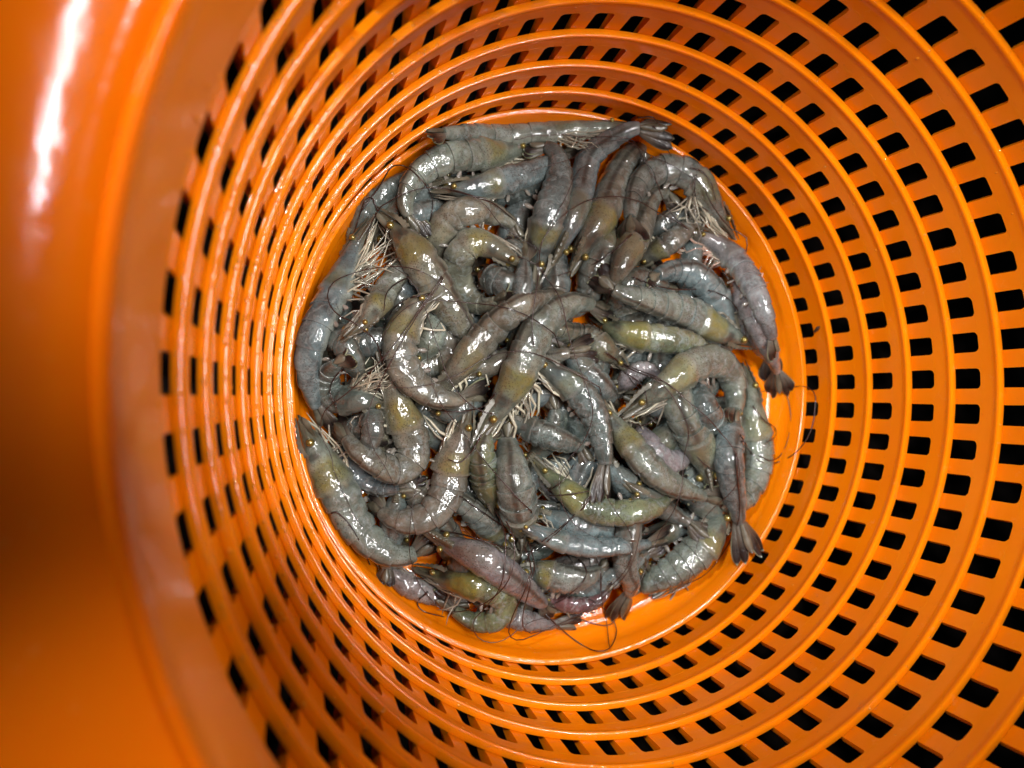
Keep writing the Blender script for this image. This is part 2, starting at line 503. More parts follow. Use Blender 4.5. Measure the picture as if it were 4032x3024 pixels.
# ------------------------------------------------------------------ shrimp
# label, spine (head to tail, decimetres), half height, half width, roll (0 back up, + back to the left of heading), tint, olive, layer, legs shown
SHRIMP = [
 ('straight grey shrimp lying across the top of the heap, belly up against the basket wall',
  [(0.443,1.289,0.102), (0.374,1.296,0.078), (0.308,1.302,0.049), (0.243,1.303,0.017), (0.177,1.303,-0.014), (0.108,1.300,-0.041), (0.037,1.296,-0.061), (-0.037,1.290,-0.075), (-0.113,1.284,-0.081), (-0.191,1.276,-0.081), (-0.271,1.267,-0.071), (-0.354,1.257,-0.049), (-0.440,1.244,-0.009), (-0.528,1.224,0.047), (-0.615,1.201,0.113), (-0.698,1.177,0.177), (-0.776,1.156,0.230)],
  0.0665, 0.0479, -115, 'g', 0.3, 3, 2, 0.87),
 ('grey shrimp bent in a hook at the upper left, olive head patch, tail hanging down',
  [(-0.045,1.222,-0.139), (-0.121,1.212,-0.125), (-0.200,1.197,-0.098), (-0.280,1.175,-0.061), (-0.359,1.152,-0.023), (-0.434,1.136,0.010), (-0.505,1.122,0.035), (-0.571,1.106,0.050), (-0.633,1.087,0.055), (-0.689,1.061,0.051), (-0.739,1.025,0.045), (-0.780,0.980,0.043), (-0.810,0.925,0.047), (-0.816,0.866,0.048), (-0.794,0.814,0.039), (-0.766,0.765,0.023), (-0.735,0.716,0.009)],
  0.0865, 0.0623, -80, 'g', 0.7, 3, 1, 0.87),
 ('half buried blue grey shrimp with its gold eye facing left inside the upper left hook',
  [(-0.701,0.970,-0.004), (-0.656,0.965,0.013), (-0.611,0.959,0.033), (-0.566,0.956,0.050), (-0.518,0.957,0.059), (-0.467,0.964,0.059), (-0.415,0.976,0.054), (-0.362,0.990,0.048), (-0.309,1.005,0.043), (-0.255,1.020,0.034), (-0.196,1.041,0.017), (-0.134,1.071,-0.013), (-0.070,1.110,-0.052), (-0.006,1.152,-0.091), (0.052,1.196,-0.117), (0.106,1.231,-0.129), (0.160,1.258,-0.130)],
  0.0783, 0.0564, 70, 'b', 0.6, 1.6, 0, 0.87),
 ('wet shrimp slanting down from a gold eye at the upper left, shiny olive carapace',
  [(-0.947,0.878,0.004), (-0.912,0.837,0.003), (-0.879,0.792,0.014), (-0.851,0.743,0.044), (-0.826,0.691,0.081), (-0.802,0.640,0.110), (-0.775,0.593,0.117), (-0.744,0.548,0.105), (-0.715,0.502,0.090), (-0.688,0.454,0.079), (-0.657,0.407,0.072), (-0.622,0.362,0.059), (-0.586,0.316,0.040), (-0.548,0.271,0.025), (-0.503,0.233,0.024), (-0.465,0.193,0.042), (-0.435,0.148,0.072)],
  0.1, 0.0833, 35, 'n', 0.8, 3, 0, 0.87),
 ('grey brown shrimp curled over the top of another curled shrimp, left of the middle top',
  [(-0.692,0.551,-0.103), (-0.680,0.596,-0.096), (-0.670,0.638,-0.078), (-0.665,0.679,-0.050), (-0.661,0.719,-0.020), (-0.649,0.757,0.005), (-0.627,0.792,0.026), (-0.597,0.820,0.047), (-0.560,0.837,0.067), (-0.515,0.847,0.074), (-0.463,0.852,0.055), (-0.406,0.850,0.020), (-0.352,0.842,-0.008), (-0.306,0.823,-0.017), (-0.270,0.793,-0.014), (-0.245,0.753,-0.009), (-0.225,0.711,-0.006)],
  0.0802, 0.0578, 80, 'n', 0.2, 2, 0, 0.87),
 ('shrimp curled in a letter C, olive spotted head hidden under the outer curl',
  [(-0.231,0.562,0.077), (-0.290,0.589,0.113), (-0.340,0.618,0.125), (-0.383,0.649,0.108), (-0.425,0.678,0.081), (-0.471,0.703,0.062), (-0.524,0.700,0.051), (-0.563,0.666,0.032), (-0.580,0.622,-0.003), (-0.575,0.573,-0.042), (-0.554,0.523,-0.066), (-0.525,0.474,-0.068), (-0.491,0.432,-0.047), (-0.451,0.405,-0.003), (-0.416,0.418,0.060), (-0.391,0.445,0.127), (-0.365,0.475,0.181)],
  0.0832, 0.0599, 80, 'n', 0.8, 2.6, 0, 0.87),
 ('shrimp hugging the left basket wall with a fan of white legs turned up',
  [(-0.954,0.862,-0.004), (-0.990,0.803,-0.014), (-1.027,0.743,-0.019), (-1.060,0.681,-0.017), (-1.090,0.616,-0.011), (-1.122,0.552,-0.002), (-1.156,0.488,0.020), (-1.192,0.424,0.058), (-1.227,0.361,0.096), (-1.259,0.301,0.114), (-1.282,0.240,0.107), (-1.295,0.177,0.085), (-1.295,0.113,0.052), (-1.287,0.047,0.006), (-1.271,-0.019,-0.048), (-1.251,-0.087,-0.094), (-1.232,-0.155,-0.122)],
  0.0816, 0.0587, -115, 'b', 0.4, 2.4, 3, 0.865),
 ('dark shrimp mostly hidden behind the hooked one beside the upper left wall',
  [(-1.072,0.678,-0.129), (-1.062,0.712,-0.123), (-1.052,0.744,-0.112), (-1.039,0.774,-0.098), (-1.024,0.803,-0.082), (-1.006,0.830,-0.067), (-0.987,0.856,-0.052), (-0.966,0.881,-0.038), (-0.943,0.905,-0.027), (-0.918,0.929,-0.021), (-0.891,0.954,-0.020), (-0.862,0.979,-0.027), (-0.830,1.007,-0.042), (-0.797,1.035,-0.061), (-0.763,1.062,-0.079), (-0.729,1.087,-0.092), (-0.696,1.111,-0.099)],
  0.0619, 0.0446, 70, 'd', 0.0, 0.8, 0, 0.844),
 ('shrimp with an olive green head pointing down left beneath the fan of white legs',
  [(-1.162,0.253,0.242), (-1.132,0.274,0.252), (-1.102,0.296,0.257), (-1.072,0.320,0.249), (-1.042,0.350,0.223), (-1.013,0.386,0.179), (-0.983,0.425,0.130), (-0.954,0.463,0.091), (-0.928,0.500,0.069), (-0.901,0.534,0.059), (-0.872,0.566,0.052), (-0.840,0.597,0.042), (-0.808,0.630,0.027), (-0.776,0.666,0.006), (-0.742,0.702,-0.018), (-0.704,0.736,-0.042), (-0.665,0.767,-0.061)],
  0.0678, 0.0488, -60, 'g', 0.9, 1.4, 0, 0.87),
 ('fat brown grey shrimp bent like a bracket left of the centre, tail pointing right',
  [(-0.672,0.485,0.153), (-0.721,0.457,0.144), (-0.767,0.428,0.130), (-0.812,0.396,0.119), (-0.846,0.350,0.118), (-0.871,0.297,0.125), (-0.892,0.244,0.133), (-0.895,0.188,0.137), (-0.885,0.133,0.137), (-0.863,0.082,0.133), (-0.824,0.041,0.127), (-0.777,0.006,0.120), (-0.725,-0.021,0.114), (-0.665,-0.034,0.103), (-0.600,-0.035,0.080), (-0.530,-0.034,0.043), (-0.456,-0.033,0.001)],
  0.0895, 0.0644, -80, 'n', 0.7, 3.4, 0, 0.807),
 ('brown banded shrimp rising to the upper right across the centre behind the topmost one',
  [(-0.786,-0.084,0.017), (-0.751,-0.040,0.027), (-0.717,0.003,0.044), (-0.682,0.044,0.065), (-0.646,0.084,0.086), (-0.609,0.125,0.099), (-0.570,0.166,0.104), (-0.529,0.207,0.103), (-0.488,0.249,0.102), (-0.448,0.289,0.113), (-0.411,0.324,0.141), (-0.372,0.355,0.171), (-0.320,0.382,0.176), (-0.251,0.405,0.144), (-0.173,0.427,0.094), (-0.095,0.440,0.054), (-0.022,0.447,0.034)],
  0.0904, 0.0651, 55, 'n', 0.4, 3.3, 0, 0.87),
 ('topmost shrimp in the centre, S shaped with yellow olive head and white legs',
  [(-0.594,-0.266,0.117), (-0.550,-0.217,0.106), (-0.504,-0.167,0.094), (-0.459,-0.116,0.086), (-0.418,-0.064,0.089), (-0.381,-0.011,0.103), (-0.348,0.044,0.122), (-0.320,0.102,0.135), (-0.290,0.162,0.137), (-0.257,0.223,0.128), (-0.213,0.280,0.114), (-0.155,0.331,0.096), (-0.084,0.372,0.069), (0.002,0.399,0.032), (0.095,0.402,-0.007), (0.183,0.387,-0.035), (0.263,0.368,-0.046)],
  0.1061, 0.0764, 62, 'g', 0.9, 4.5, 2, 0.866),
 ('dark curved shrimp with its head down, left neighbour of the glinting straight one',
  [(-0.188,0.486,0.029), (-0.173,0.542,0.003), (-0.161,0.597,-0.012), (-0.154,0.649,-0.005), (-0.152,0.696,0.021), (-0.151,0.742,0.052), (-0.145,0.788,0.077), (-0.131,0.836,0.088), (-0.108,0.887,0.082), (-0.081,0.941,0.065), (-0.055,0.998,0.045), (-0.036,1.057,0.026), (-0.031,1.116,0.005), (-0.041,1.172,-0.021), (-0.077,1.208,-0.046), (-0.126,1.217,-0.064), (-0.179,1.204,-0.072)],
  0.0927, 0.0667, -60, 'd', 0.8, 3.3, 0, 0.87),
 ('blue grey shrimp with glints down its back, tail fan pointing right over the orange wall',
  [(-0.119,0.544,-0.017), (-0.087,0.605,-0.003), (-0.060,0.665,0.019), (-0.037,0.723,0.047), (-0.011,0.784,0.064), (0.023,0.853,0.055), (0.063,0.930,0.020), (0.103,1.011,-0.021), (0.138,1.088,-0.045), (0.167,1.156,-0.041), (0.210,1.201,-0.011), (0.258,1.229,0.032), (0.308,1.254,0.072), (0.366,1.271,0.103), (0.433,1.264,0.126), (0.501,1.255,0.146), (0.570,1.246,0.165)],
  0.0872, 0.0727, 15, 'b', 0.4, 3.2, 0, 0.83),
 ('brown shrimp with olive carapace and a torn yellowish head end in the upper middle',
  [(-0.008,0.541,-0.007), (0.026,0.592,-0.016), (0.051,0.641,-0.006), (0.070,0.686,0.021), (0.092,0.729,0.046), (0.128,0.775,0.048), (0.175,0.828,0.023), (0.222,0.888,-0.014), (0.265,0.950,-0.047), (0.300,1.011,-0.068), (0.333,1.069,-0.081), (0.367,1.125,-0.087), (0.407,1.177,-0.091), (0.457,1.221,-0.095), (0.518,1.211,-0.102), (0.546,1.162,-0.112), (0.549,1.105,-0.122)],
  0.1033, 0.0861, 30, 'n', 0.9, 3, 0, 0.87),
 ('grey shrimp arched over at the upper right, green edged tail hanging inside the arch',
  [(1.066,0.743,-0.093), (1.010,0.792,-0.082), (0.952,0.840,-0.062), (0.896,0.890,-0.035), (0.846,0.940,-0.014), (0.805,0.993,-0.004), (0.760,1.042,-0.006), (0.710,1.082,-0.017), (0.649,1.103,-0.031), (0.581,1.102,-0.040), (0.510,1.077,-0.038), (0.445,1.032,-0.026), (0.400,0.970,-0.010), (0.366,0.904,0.009), (0.339,0.835,0.039), (0.314,0.763,0.081), (0.291,0.693,0.125)],
  0.0929, 0.0669, -80, 'g', 0.5, 3.3, 2, 0.859),
 ('olive grey shrimp back lying below the torn head in the upper middle',
  [(0.359,0.867,-0.140), (0.328,0.827,-0.119), (0.293,0.785,-0.088), (0.257,0.744,-0.054), (0.224,0.704,-0.027), (0.198,0.667,-0.012), (0.177,0.633,-0.009), (0.162,0.600,-0.016), (0.149,0.568,-0.030), (0.141,0.536,-0.047), (0.138,0.502,-0.066), (0.131,0.468,-0.082), (0.113,0.437,-0.091), (0.082,0.408,-0.085), (0.040,0.381,-0.061), (-0.013,0.360,-0.021), (-0.065,0.340,0.020)],
  0.0998, 0.0832, -20, 'g', 0.6, 1.9, 0, 0.847),
 ('brown shrimp with its gold eye and spine pointing down, under the green edged tail',
  [(0.219,0.422,-0.057), (0.213,0.460,0.005), (0.210,0.497,0.061), (0.218,0.536,0.096), (0.238,0.577,0.106), (0.272,0.622,0.092), (0.317,0.672,0.058), (0.370,0.724,0.010), (0.422,0.779,-0.036), (0.463,0.833,-0.069), (0.494,0.887,-0.089), (0.525,0.938,-0.102), (0.561,0.986,-0.110), (0.618,1.007,-0.115), (0.669,0.991,-0.110), (0.698,0.950,-0.094), (0.702,0.897,-0.073)],
  0.0905, 0.0754, 40, 'n', 0.4, 2.2, 0, 0.87),
 ('half hidden shrimp with pinkish mouth legs below the arch at the upper right',
  [(0.430,0.607,-0.155), (0.457,0.624,-0.148), (0.480,0.641,-0.136), (0.502,0.657,-0.121), (0.524,0.673,-0.105), (0.545,0.688,-0.089), (0.567,0.702,-0.074), (0.591,0.717,-0.061), (0.616,0.734,-0.052), (0.644,0.752,-0.049), (0.675,0.772,-0.051), (0.706,0.796,-0.057), (0.737,0.821,-0.064), (0.764,0.850,-0.072), (0.780,0.882,-0.078), (0.774,0.913,-0.084), (0.762,0.943,-0.088)],
  0.0704, 0.0507, -70, 'n', 0.6, 1.3, 1, 0.862),
 ('grey shrimp with pinkish legs along the right wall, dark tail pointing down',
  [(0.654,0.821,-0.030), (0.709,0.791,-0.032), (0.770,0.764,-0.039), (0.836,0.742,-0.050), (0.897,0.714,-0.056), (0.942,0.675,-0.044), (0.964,0.628,-0.008), (0.966,0.573,0.046), (0.962,0.516,0.102), (0.960,0.460,0.147), (0.966,0.405,0.176), (0.979,0.351,0.188), (0.999,0.297,0.186), (1.027,0.243,0.171), (1.064,0.190,0.145), (1.105,0.136,0.115), (1.144,0.080,0.088)],
  0.0768, 0.0553, 60, 'h', 0.1, 2.3, 2, 0.87),
 ('blue grey shrimp back with square glints under the pale legs at the right',
  [(0.991,0.145,-0.040), (0.966,0.189,-0.026), (0.943,0.234,-0.017), (0.923,0.278,-0.017), (0.903,0.320,-0.021), (0.879,0.362,-0.021), (0.849,0.402,-0.014), (0.815,0.441,-0.002), (0.781,0.478,0.007), (0.747,0.512,0.007), (0.713,0.542,-0.004), (0.675,0.562,-0.019), (0.628,0.569,-0.027), (0.570,0.563,-0.017), (0.506,0.546,0.008), (0.443,0.525,0.036), (0.386,0.502,0.056)],
  0.0893, 0.0744, -30, 'b', 0.0, 1.2, 0, 0.87),
 ('shrimp on its back beside the right wall, belly rings showing',
  [(1.019,0.709,-0.137), (1.031,0.653,-0.121), (1.030,0.595,-0.088), (1.015,0.535,-0.039), (0.993,0.474,0.017), (0.977,0.416,0.065), (0.976,0.363,0.099), (0.987,0.312,0.116), (1.009,0.262,0.117), (1.042,0.212,0.101), (1.087,0.163,0.069), (1.141,0.112,0.025), (1.195,0.060,-0.021), (1.242,0.005,-0.061), (1.269,-0.052,-0.087), (1.282,-0.110,-0.102), (1.290,-0.169,-0.109)],
  0.0694, 0.05, -135, 'p', 0.0, 2.2, 1, 0.83),
 ('shrimp stretched right with a bright olive head and gold eye, right of centre',
  [(1.087,0.139,-0.022), (1.009,0.171,0.001), (0.935,0.201,0.020), (0.865,0.228,0.031), (0.802,0.257,0.034), (0.744,0.290,0.036), (0.683,0.320,0.040), (0.618,0.346,0.049), (0.550,0.367,0.059), (0.482,0.384,0.070), (0.413,0.400,0.082), (0.345,0.414,0.096), (0.280,0.430,0.104), (0.222,0.447,0.102), (0.174,0.475,0.088), (0.140,0.517,0.072), (0.116,0.568,0.059)],
  0.1034, 0.0744, 70, 'g', 1.0, 3, 0, 0.87),
 ('dark olive shrimp tucked beneath the stretched shrimp right of the centre',
  [(0.155,0.365,-0.138), (0.177,0.330,-0.107), (0.194,0.296,-0.059), (0.213,0.270,-0.006), (0.240,0.251,0.035), (0.276,0.235,0.057), (0.320,0.222,0.067), (0.366,0.212,0.072), (0.414,0.204,0.078), (0.461,0.196,0.083), (0.511,0.188,0.086), (0.563,0.180,0.084), (0.620,0.166,0.073), (0.680,0.144,0.049), (0.748,0.117,0.009), (0.822,0.086,-0.042), (0.893,0.051,-0.092)],
  0.0853, 0.0614, 70, 'y', 0.9, 1.5, 0, 0.87),
 ('brown shrimp head with beady eye pointing right below the tail of the topmost shrimp',
  [(0.293,0.062,0.018), (0.268,0.085,0.006), (0.236,0.107,0.009), (0.198,0.129,0.027), (0.160,0.151,0.042), (0.131,0.173,0.044), (0.109,0.196,0.029), (0.088,0.218,0.006), (0.062,0.234,-0.013), (0.027,0.245,-0.017), (-0.014,0.255,-0.003), (-0.058,0.266,0.019), (-0.098,0.279,0.034), (-0.129,0.293,0.029), (-0.153,0.308,0.001), (-0.172,0.324,-0.040), (-0.192,0.339,-0.078)],
  0.0791, 0.0659, -40, 'n', 0.2, 1.7, 0, 0.826),
 ('brown shrimp behind the topmost one, green edged tail fan pointing right',
  [(-0.607,0.065,0.044), (-0.564,0.077,0.041), (-0.522,0.089,0.040), (-0.481,0.101,0.042), (-0.438,0.113,0.043), (-0.393,0.122,0.038), (-0.346,0.128,0.030), (-0.298,0.132,0.021), (-0.252,0.135,0.022), (-0.210,0.136,0.035), (-0.174,0.137,0.060), (-0.139,0.143,0.089), (-0.103,0.151,0.113), (-0.061,0.158,0.121), (-0.012,0.167,0.116), (0.039,0.175,0.106), (0.088,0.183,0.100)],
  0.0701, 0.0584, 40, 'n', 0.0, 2.3, 1, 0.76),
 ('dark shrimp slanting down right of the topmost one, dark tail pointing straight down',
  [(-0.279,0.179,0.072), (-0.244,0.136,0.083), (-0.206,0.096,0.094), (-0.161,0.062,0.103), (-0.117,0.026,0.110), (-0.073,-0.011,0.117), (-0.034,-0.054,0.119), (0.002,-0.101,0.116), (0.033,-0.153,0.109), (0.053,-0.208,0.107), (0.063,-0.264,0.114), (0.065,-0.320,0.127), (0.068,-0.376,0.139), (0.063,-0.432,0.145), (0.056,-0.488,0.148), (0.045,-0.543,0.159), (0.032,-0.596,0.176)],
  0.0866, 0.0623, 60, 'd', 0.3, 3.4, 0, 0.771),
 ('grey olive shrimp slanting down right, next to a bare orange gap',
  [(0.046,-0.034,0.106), (0.083,-0.086,0.081), (0.119,-0.138,0.061), (0.155,-0.188,0.053), (0.188,-0.235,0.063), (0.212,-0.280,0.089), (0.232,-0.324,0.122), (0.255,-0.369,0.147), (0.288,-0.414,0.157), (0.332,-0.459,0.152), (0.388,-0.502,0.137), (0.453,-0.538,0.117), (0.522,-0.570,0.098), (0.593,-0.599,0.082), (0.664,-0.626,0.069), (0.735,-0.653,0.058), (0.805,-0.679,0.049)],
  0.0905, 0.0652, -60, 'g', 0.8, 3, 1, 0.833),
 ('big clean shrimp arching at the right, black eye facing left, tail tucked down',
  [(0.181,-0.180,0.081), (0.247,-0.153,0.063), (0.302,-0.125,0.069), (0.344,-0.094,0.097), (0.384,-0.063,0.131), (0.429,-0.034,0.152), (0.484,-0.002,0.155), (0.546,0.032,0.144), (0.620,0.057,0.124), (0.706,0.073,0.094), (0.796,0.058,0.058), (0.870,0.013,0.022), (0.908,-0.047,-0.001), (0.916,-0.110,0.000), (0.890,-0.172,0.033), (0.843,-0.230,0.088), (0.793,-0.286,0.144)],
  0.101, 0.0727, 75, 'g', 0.7, 4, 1, 0.87),
 ('long yellow grey shrimp in the lower middle, tail fan rising to the right',
  [(-0.256,-0.328,-0.068), (-0.222,-0.372,-0.044), (-0.191,-0.416,-0.013), (-0.161,-0.458,0.022), (-0.129,-0.497,0.056), (-0.092,-0.534,0.083), (-0.051,-0.572,0.102), (-0.004,-0.604,0.117), (0.049,-0.623,0.134), (0.102,-0.632,0.158), (0.156,-0.633,0.181), (0.218,-0.631,0.188), (0.294,-0.629,0.166), (0.380,-0.615,0.117), (0.470,-0.596,0.062), (0.550,-0.571,0.028), (0.616,-0.542,0.020)],
  0.0815, 0.0587, -70, 'y', 0.8, 2.7, 2, 0.776),
 ('narrow straight shrimp near the bottom with an open black tipped tail fan pointing right',
  [(-0.470,-0.565,0.110), (-0.434,-0.596,0.138), (-0.394,-0.629,0.152), (-0.344,-0.662,0.148), (-0.288,-0.694,0.133), (-0.230,-0.723,0.120), (-0.173,-0.746,0.116), (-0.116,-0.766,0.118), (-0.058,-0.783,0.120), (-0.001,-0.794,0.126), (0.056,-0.798,0.137), (0.116,-0.803,0.141), (0.187,-0.813,0.124), (0.271,-0.823,0.083), (0.361,-0.830,0.033), (0.448,-0.834,-0.006), (0.527,-0.834,-0.028)],
  0.0606, 0.0436, -60, 'b', 0.2, 2.6, 0, 0.789),
 ('upright shrimp at the lower right, bead row of glints, tail fan on the orange rim',
  [(0.994,-0.106,-0.113), (0.956,-0.164,-0.076), (0.906,-0.220,-0.022), (0.846,-0.272,0.043), (0.793,-0.323,0.107), (0.758,-0.375,0.153), (0.745,-0.429,0.170), (0.754,-0.487,0.160), (0.775,-0.548,0.136), (0.798,-0.609,0.112), (0.824,-0.671,0.087), (0.851,-0.735,0.059), (0.880,-0.800,0.030), (0.909,-0.861,0.016), (0.925,-0.915,0.027), (0.927,-0.964,0.057), (0.926,-1.011,0.092)],
  0.0886, 0.0739, -10, 'b', 0.1, 3.2, 0, 0.765),
 ('thick grey shrimp bent along the right wall under a tangle of dark feelers',
  [(1.093,0.079,-0.150), (1.098,0.013,-0.140), (1.097,-0.054,-0.124), (1.088,-0.120,-0.107), (1.081,-0.186,-0.094), (1.081,-0.252,-0.088), (1.088,-0.318,-0.088), (1.100,-0.385,-0.091), (1.101,-0.452,-0.093), (1.090,-0.517,-0.094), (1.062,-0.578,-0.089), (1.015,-0.632,-0.074), (0.948,-0.675,-0.046), (0.860,-0.695,-0.012), (0.770,-0.667,0.020), (0.691,-0.634,0.040), (0.622,-0.604,0.047)],
  0.0997, 0.0717, 75, 'g', 0.6, 1.8, 0, 0.859),
 ('shrimp with its head down and pale barred back beside the bare orange gap',
  [(0.720,-0.646,0.047), (0.706,-0.601,0.045), (0.694,-0.555,0.046), (0.686,-0.508,0.051), (0.675,-0.461,0.061), (0.657,-0.414,0.073), (0.636,-0.368,0.084), (0.612,-0.324,0.092), (0.585,-0.281,0.101), (0.557,-0.239,0.111), (0.528,-0.197,0.122), (0.508,-0.155,0.122), (0.513,-0.112,0.099), (0.547,-0.068,0.046), (0.606,-0.027,-0.023), (0.680,0.005,-0.085), (0.756,0.018,-0.123)],
  0.1062, 0.0885, 25, 'g', 0.5, 2.1, 0, 0.87),
 ('dark head with bulging eye below the arch of the big clean shrimp',
  [(0.901,-0.364,-0.134), (0.870,-0.332,-0.109), (0.821,-0.299,-0.056), (0.758,-0.264,0.021), (0.692,-0.230,0.104), (0.641,-0.199,0.165), (0.616,-0.171,0.187), (0.613,-0.145,0.171), (0.624,-0.119,0.135), (0.639,-0.093,0.095), (0.656,-0.064,0.062), (0.668,-0.035,0.034), (0.670,-0.009,0.006), (0.666,0.015,-0.022), (0.650,0.034,-0.038), (0.614,0.047,-0.031), (0.566,0.057,-0.002)],
  0.0825, 0.0687, -40, 'd', 0.3, 2.3, 0, 0.856),
 ('mauve grey shrimp curled on the bare orange floor at the right',
  [(0.369,-0.190,-0.141), (0.374,-0.216,-0.119), (0.371,-0.240,-0.082), (0.362,-0.263,-0.034), (0.352,-0.285,0.016), (0.347,-0.308,0.055), (0.351,-0.332,0.078), (0.361,-0.356,0.088), (0.379,-0.379,0.091), (0.406,-0.398,0.088), (0.439,-0.413,0.081), (0.477,-0.421,0.069), (0.521,-0.420,0.050), (0.570,-0.411,0.016), (0.621,-0.395,-0.033), (0.661,-0.372,-0.085), (0.693,-0.346,-0.124)],
  0.0745, 0.0536, -80, 'p', 0.0, 0.6, 0, 0.843),
 ('shrimp lying along the lower right wall with an olive band behind its head',
  [(0.859,-0.708,-0.063), (0.814,-0.743,-0.028), (0.774,-0.778,-0.004), (0.740,-0.814,0.003), (0.709,-0.849,0.000), (0.675,-0.881,-0.004), (0.637,-0.910,-0.006), (0.598,-0.937,-0.010), (0.558,-0.962,-0.016), (0.520,-0.986,-0.026), (0.482,-1.009,-0.038), (0.443,-1.031,-0.052), (0.407,-1.053,-0.069), (0.371,-1.075,-0.091), (0.336,-1.096,-0.115), (0.296,-1.113,-0.133), (0.253,-1.125,-0.144)],
  0.1063, 0.0765, 65, 'g', 0.8, 1.5, 0, 0.865),
 ('dark shrimp near the lower right whose pale edged tail fan points down right',
  [(0.151,-0.484,0.152), (0.182,-0.507,0.150), (0.214,-0.531,0.145), (0.250,-0.556,0.135), (0.291,-0.583,0.113), (0.339,-0.612,0.081), (0.392,-0.642,0.042), (0.444,-0.671,0.008), (0.490,-0.698,-0.014), (0.529,-0.721,-0.020), (0.560,-0.742,-0.013), (0.587,-0.760,0.002), (0.608,-0.780,0.022), (0.627,-0.803,0.042), (0.647,-0.828,0.057), (0.672,-0.854,0.065), (0.700,-0.882,0.067)],
  0.071, 0.0591, 25, 'd', 0.0, 2.4, 0, 0.76),
 ('shrimp hanging down at the bottom with a green edged tail on the orange floor',
  [(0.258,-0.496,0.136), (0.236,-0.537,0.147), (0.222,-0.581,0.143), (0.214,-0.627,0.127), (0.206,-0.673,0.113), (0.195,-0.718,0.107), (0.185,-0.763,0.102), (0.178,-0.810,0.093), (0.175,-0.858,0.082), (0.177,-0.907,0.071), (0.190,-0.959,0.053), (0.225,-1.014,0.019), (0.240,-1.074,-0.029), (0.243,-1.131,-0.076), (0.235,-1.184,-0.107), (0.219,-1.231,-0.122), (0.197,-1.274,-0.125)],
  0.0784, 0.0654, -10, 'g', 0.0, 2.4, 0, 0.76),
 ('straight brownish pink banded shrimp slanting down right at the bottom',
  [(-0.839,-0.614,0.078), (-0.800,-0.652,0.055), (-0.760,-0.684,0.045), (-0.719,-0.708,0.053), (-0.681,-0.726,0.077), (-0.644,-0.742,0.104), (-0.606,-0.762,0.126), (-0.568,-0.787,0.135), (-0.527,-0.818,0.131), (-0.483,-0.853,0.116), (-0.437,-0.893,0.089), (-0.388,-0.937,0.054), (-0.337,-0.984,0.014), (-0.285,-1.033,-0.026), (-0.233,-1.078,-0.059), (-0.181,-1.118,-0.082), (-0.131,-1.154,-0.093)],
  0.088, 0.0734, 10, 'p', 0.2, 3.4, 0, 0.87),
 ('yellowest shrimp, curled at the bottom with its tail back under its own head',
  [(-0.867,-0.825,-0.148), (-0.817,-0.852,-0.131), (-0.770,-0.874,-0.096), (-0.727,-0.890,-0.045), (-0.682,-0.899,0.009), (-0.635,-0.911,0.046), (-0.580,-0.930,0.053), (-0.520,-0.961,0.037), (-0.464,-1.004,0.014), (-0.452,-1.068,-0.009), (-0.489,-1.111,-0.032), (-0.541,-1.127,-0.059), (-0.594,-1.115,-0.084), (-0.644,-1.085,-0.097), (-0.691,-1.045,-0.099), (-0.741,-1.004,-0.093), (-0.790,-0.963,-0.086)],
  0.0782, 0.0563, 80, 'y', 1.0, 2.2, 0, 0.85),
 ('shrimp with a yellow block and a dark stomach spot near the bottom middle',
  [(-0.401,-0.886,-0.028), (-0.365,-0.893,-0.031), (-0.330,-0.900,-0.031), (-0.297,-0.907,-0.026), (-0.266,-0.915,-0.016), (-0.236,-0.924,-0.003), (-0.207,-0.935,0.010), (-0.177,-0.947,0.019), (-0.144,-0.957,0.024), (-0.108,-0.965,0.024), (-0.071,-0.970,0.022), (-0.033,-0.971,0.018), (0.004,-0.965,0.014), (0.038,-0.952,0.009), (0.069,-0.934,0.004), (0.096,-0.912,-0.000), (0.119,-0.886,-0.004)],
  0.0862, 0.062, 60, 'g', 0.9, 2.3, 0, 0.87),
 ('wine red shrimp almost buried at the bottom edge of the heap',
  [(-0.246,-1.040,-0.063), (-0.214,-1.056,-0.077), (-0.184,-1.071,-0.086), (-0.158,-1.081,-0.082), (-0.136,-1.089,-0.068), (-0.114,-1.095,-0.051), (-0.091,-1.099,-0.037), (-0.067,-1.103,-0.026), (-0.041,-1.105,-0.018), (-0.014,-1.105,-0.011), (0.012,-1.102,-0.005), (0.038,-1.095,0.001), (0.061,-1.082,0.007), (0.082,-1.065,0.013), (0.100,-1.045,0.017), (0.113,-1.021,0.021), (0.124,-0.997,0.024)],
  0.0484, 0.0348, -70, 'r', 0.0, 0.6, 0, 0.854),
 ('pale translucent shrimp lying lowest at the bottom, faded tail to the right',
  [(-0.609,-0.961,-0.140), (-0.581,-0.988,-0.131), (-0.552,-1.015,-0.122), (-0.522,-1.040,-0.115), (-0.490,-1.064,-0.107), (-0.458,-1.085,-0.096), (-0.426,-1.104,-0.081), (-0.393,-1.122,-0.069), (-0.355,-1.140,-0.067), (-0.311,-1.159,-0.077), (-0.264,-1.179,-0.096), (-0.216,-1.199,-0.114), (-0.168,-1.215,-0.127), (-0.122,-1.228,-0.134), (-0.076,-1.239,-0.138), (-0.031,-1.248,-0.140), (0.014,-1.258,-0.141)],
  0.065, 0.0468, -70, 'p', 0.0, 0.7, 0, 0.763),
 ('buried shrimp showing a green edged tail fan below the big lower left shrimp',
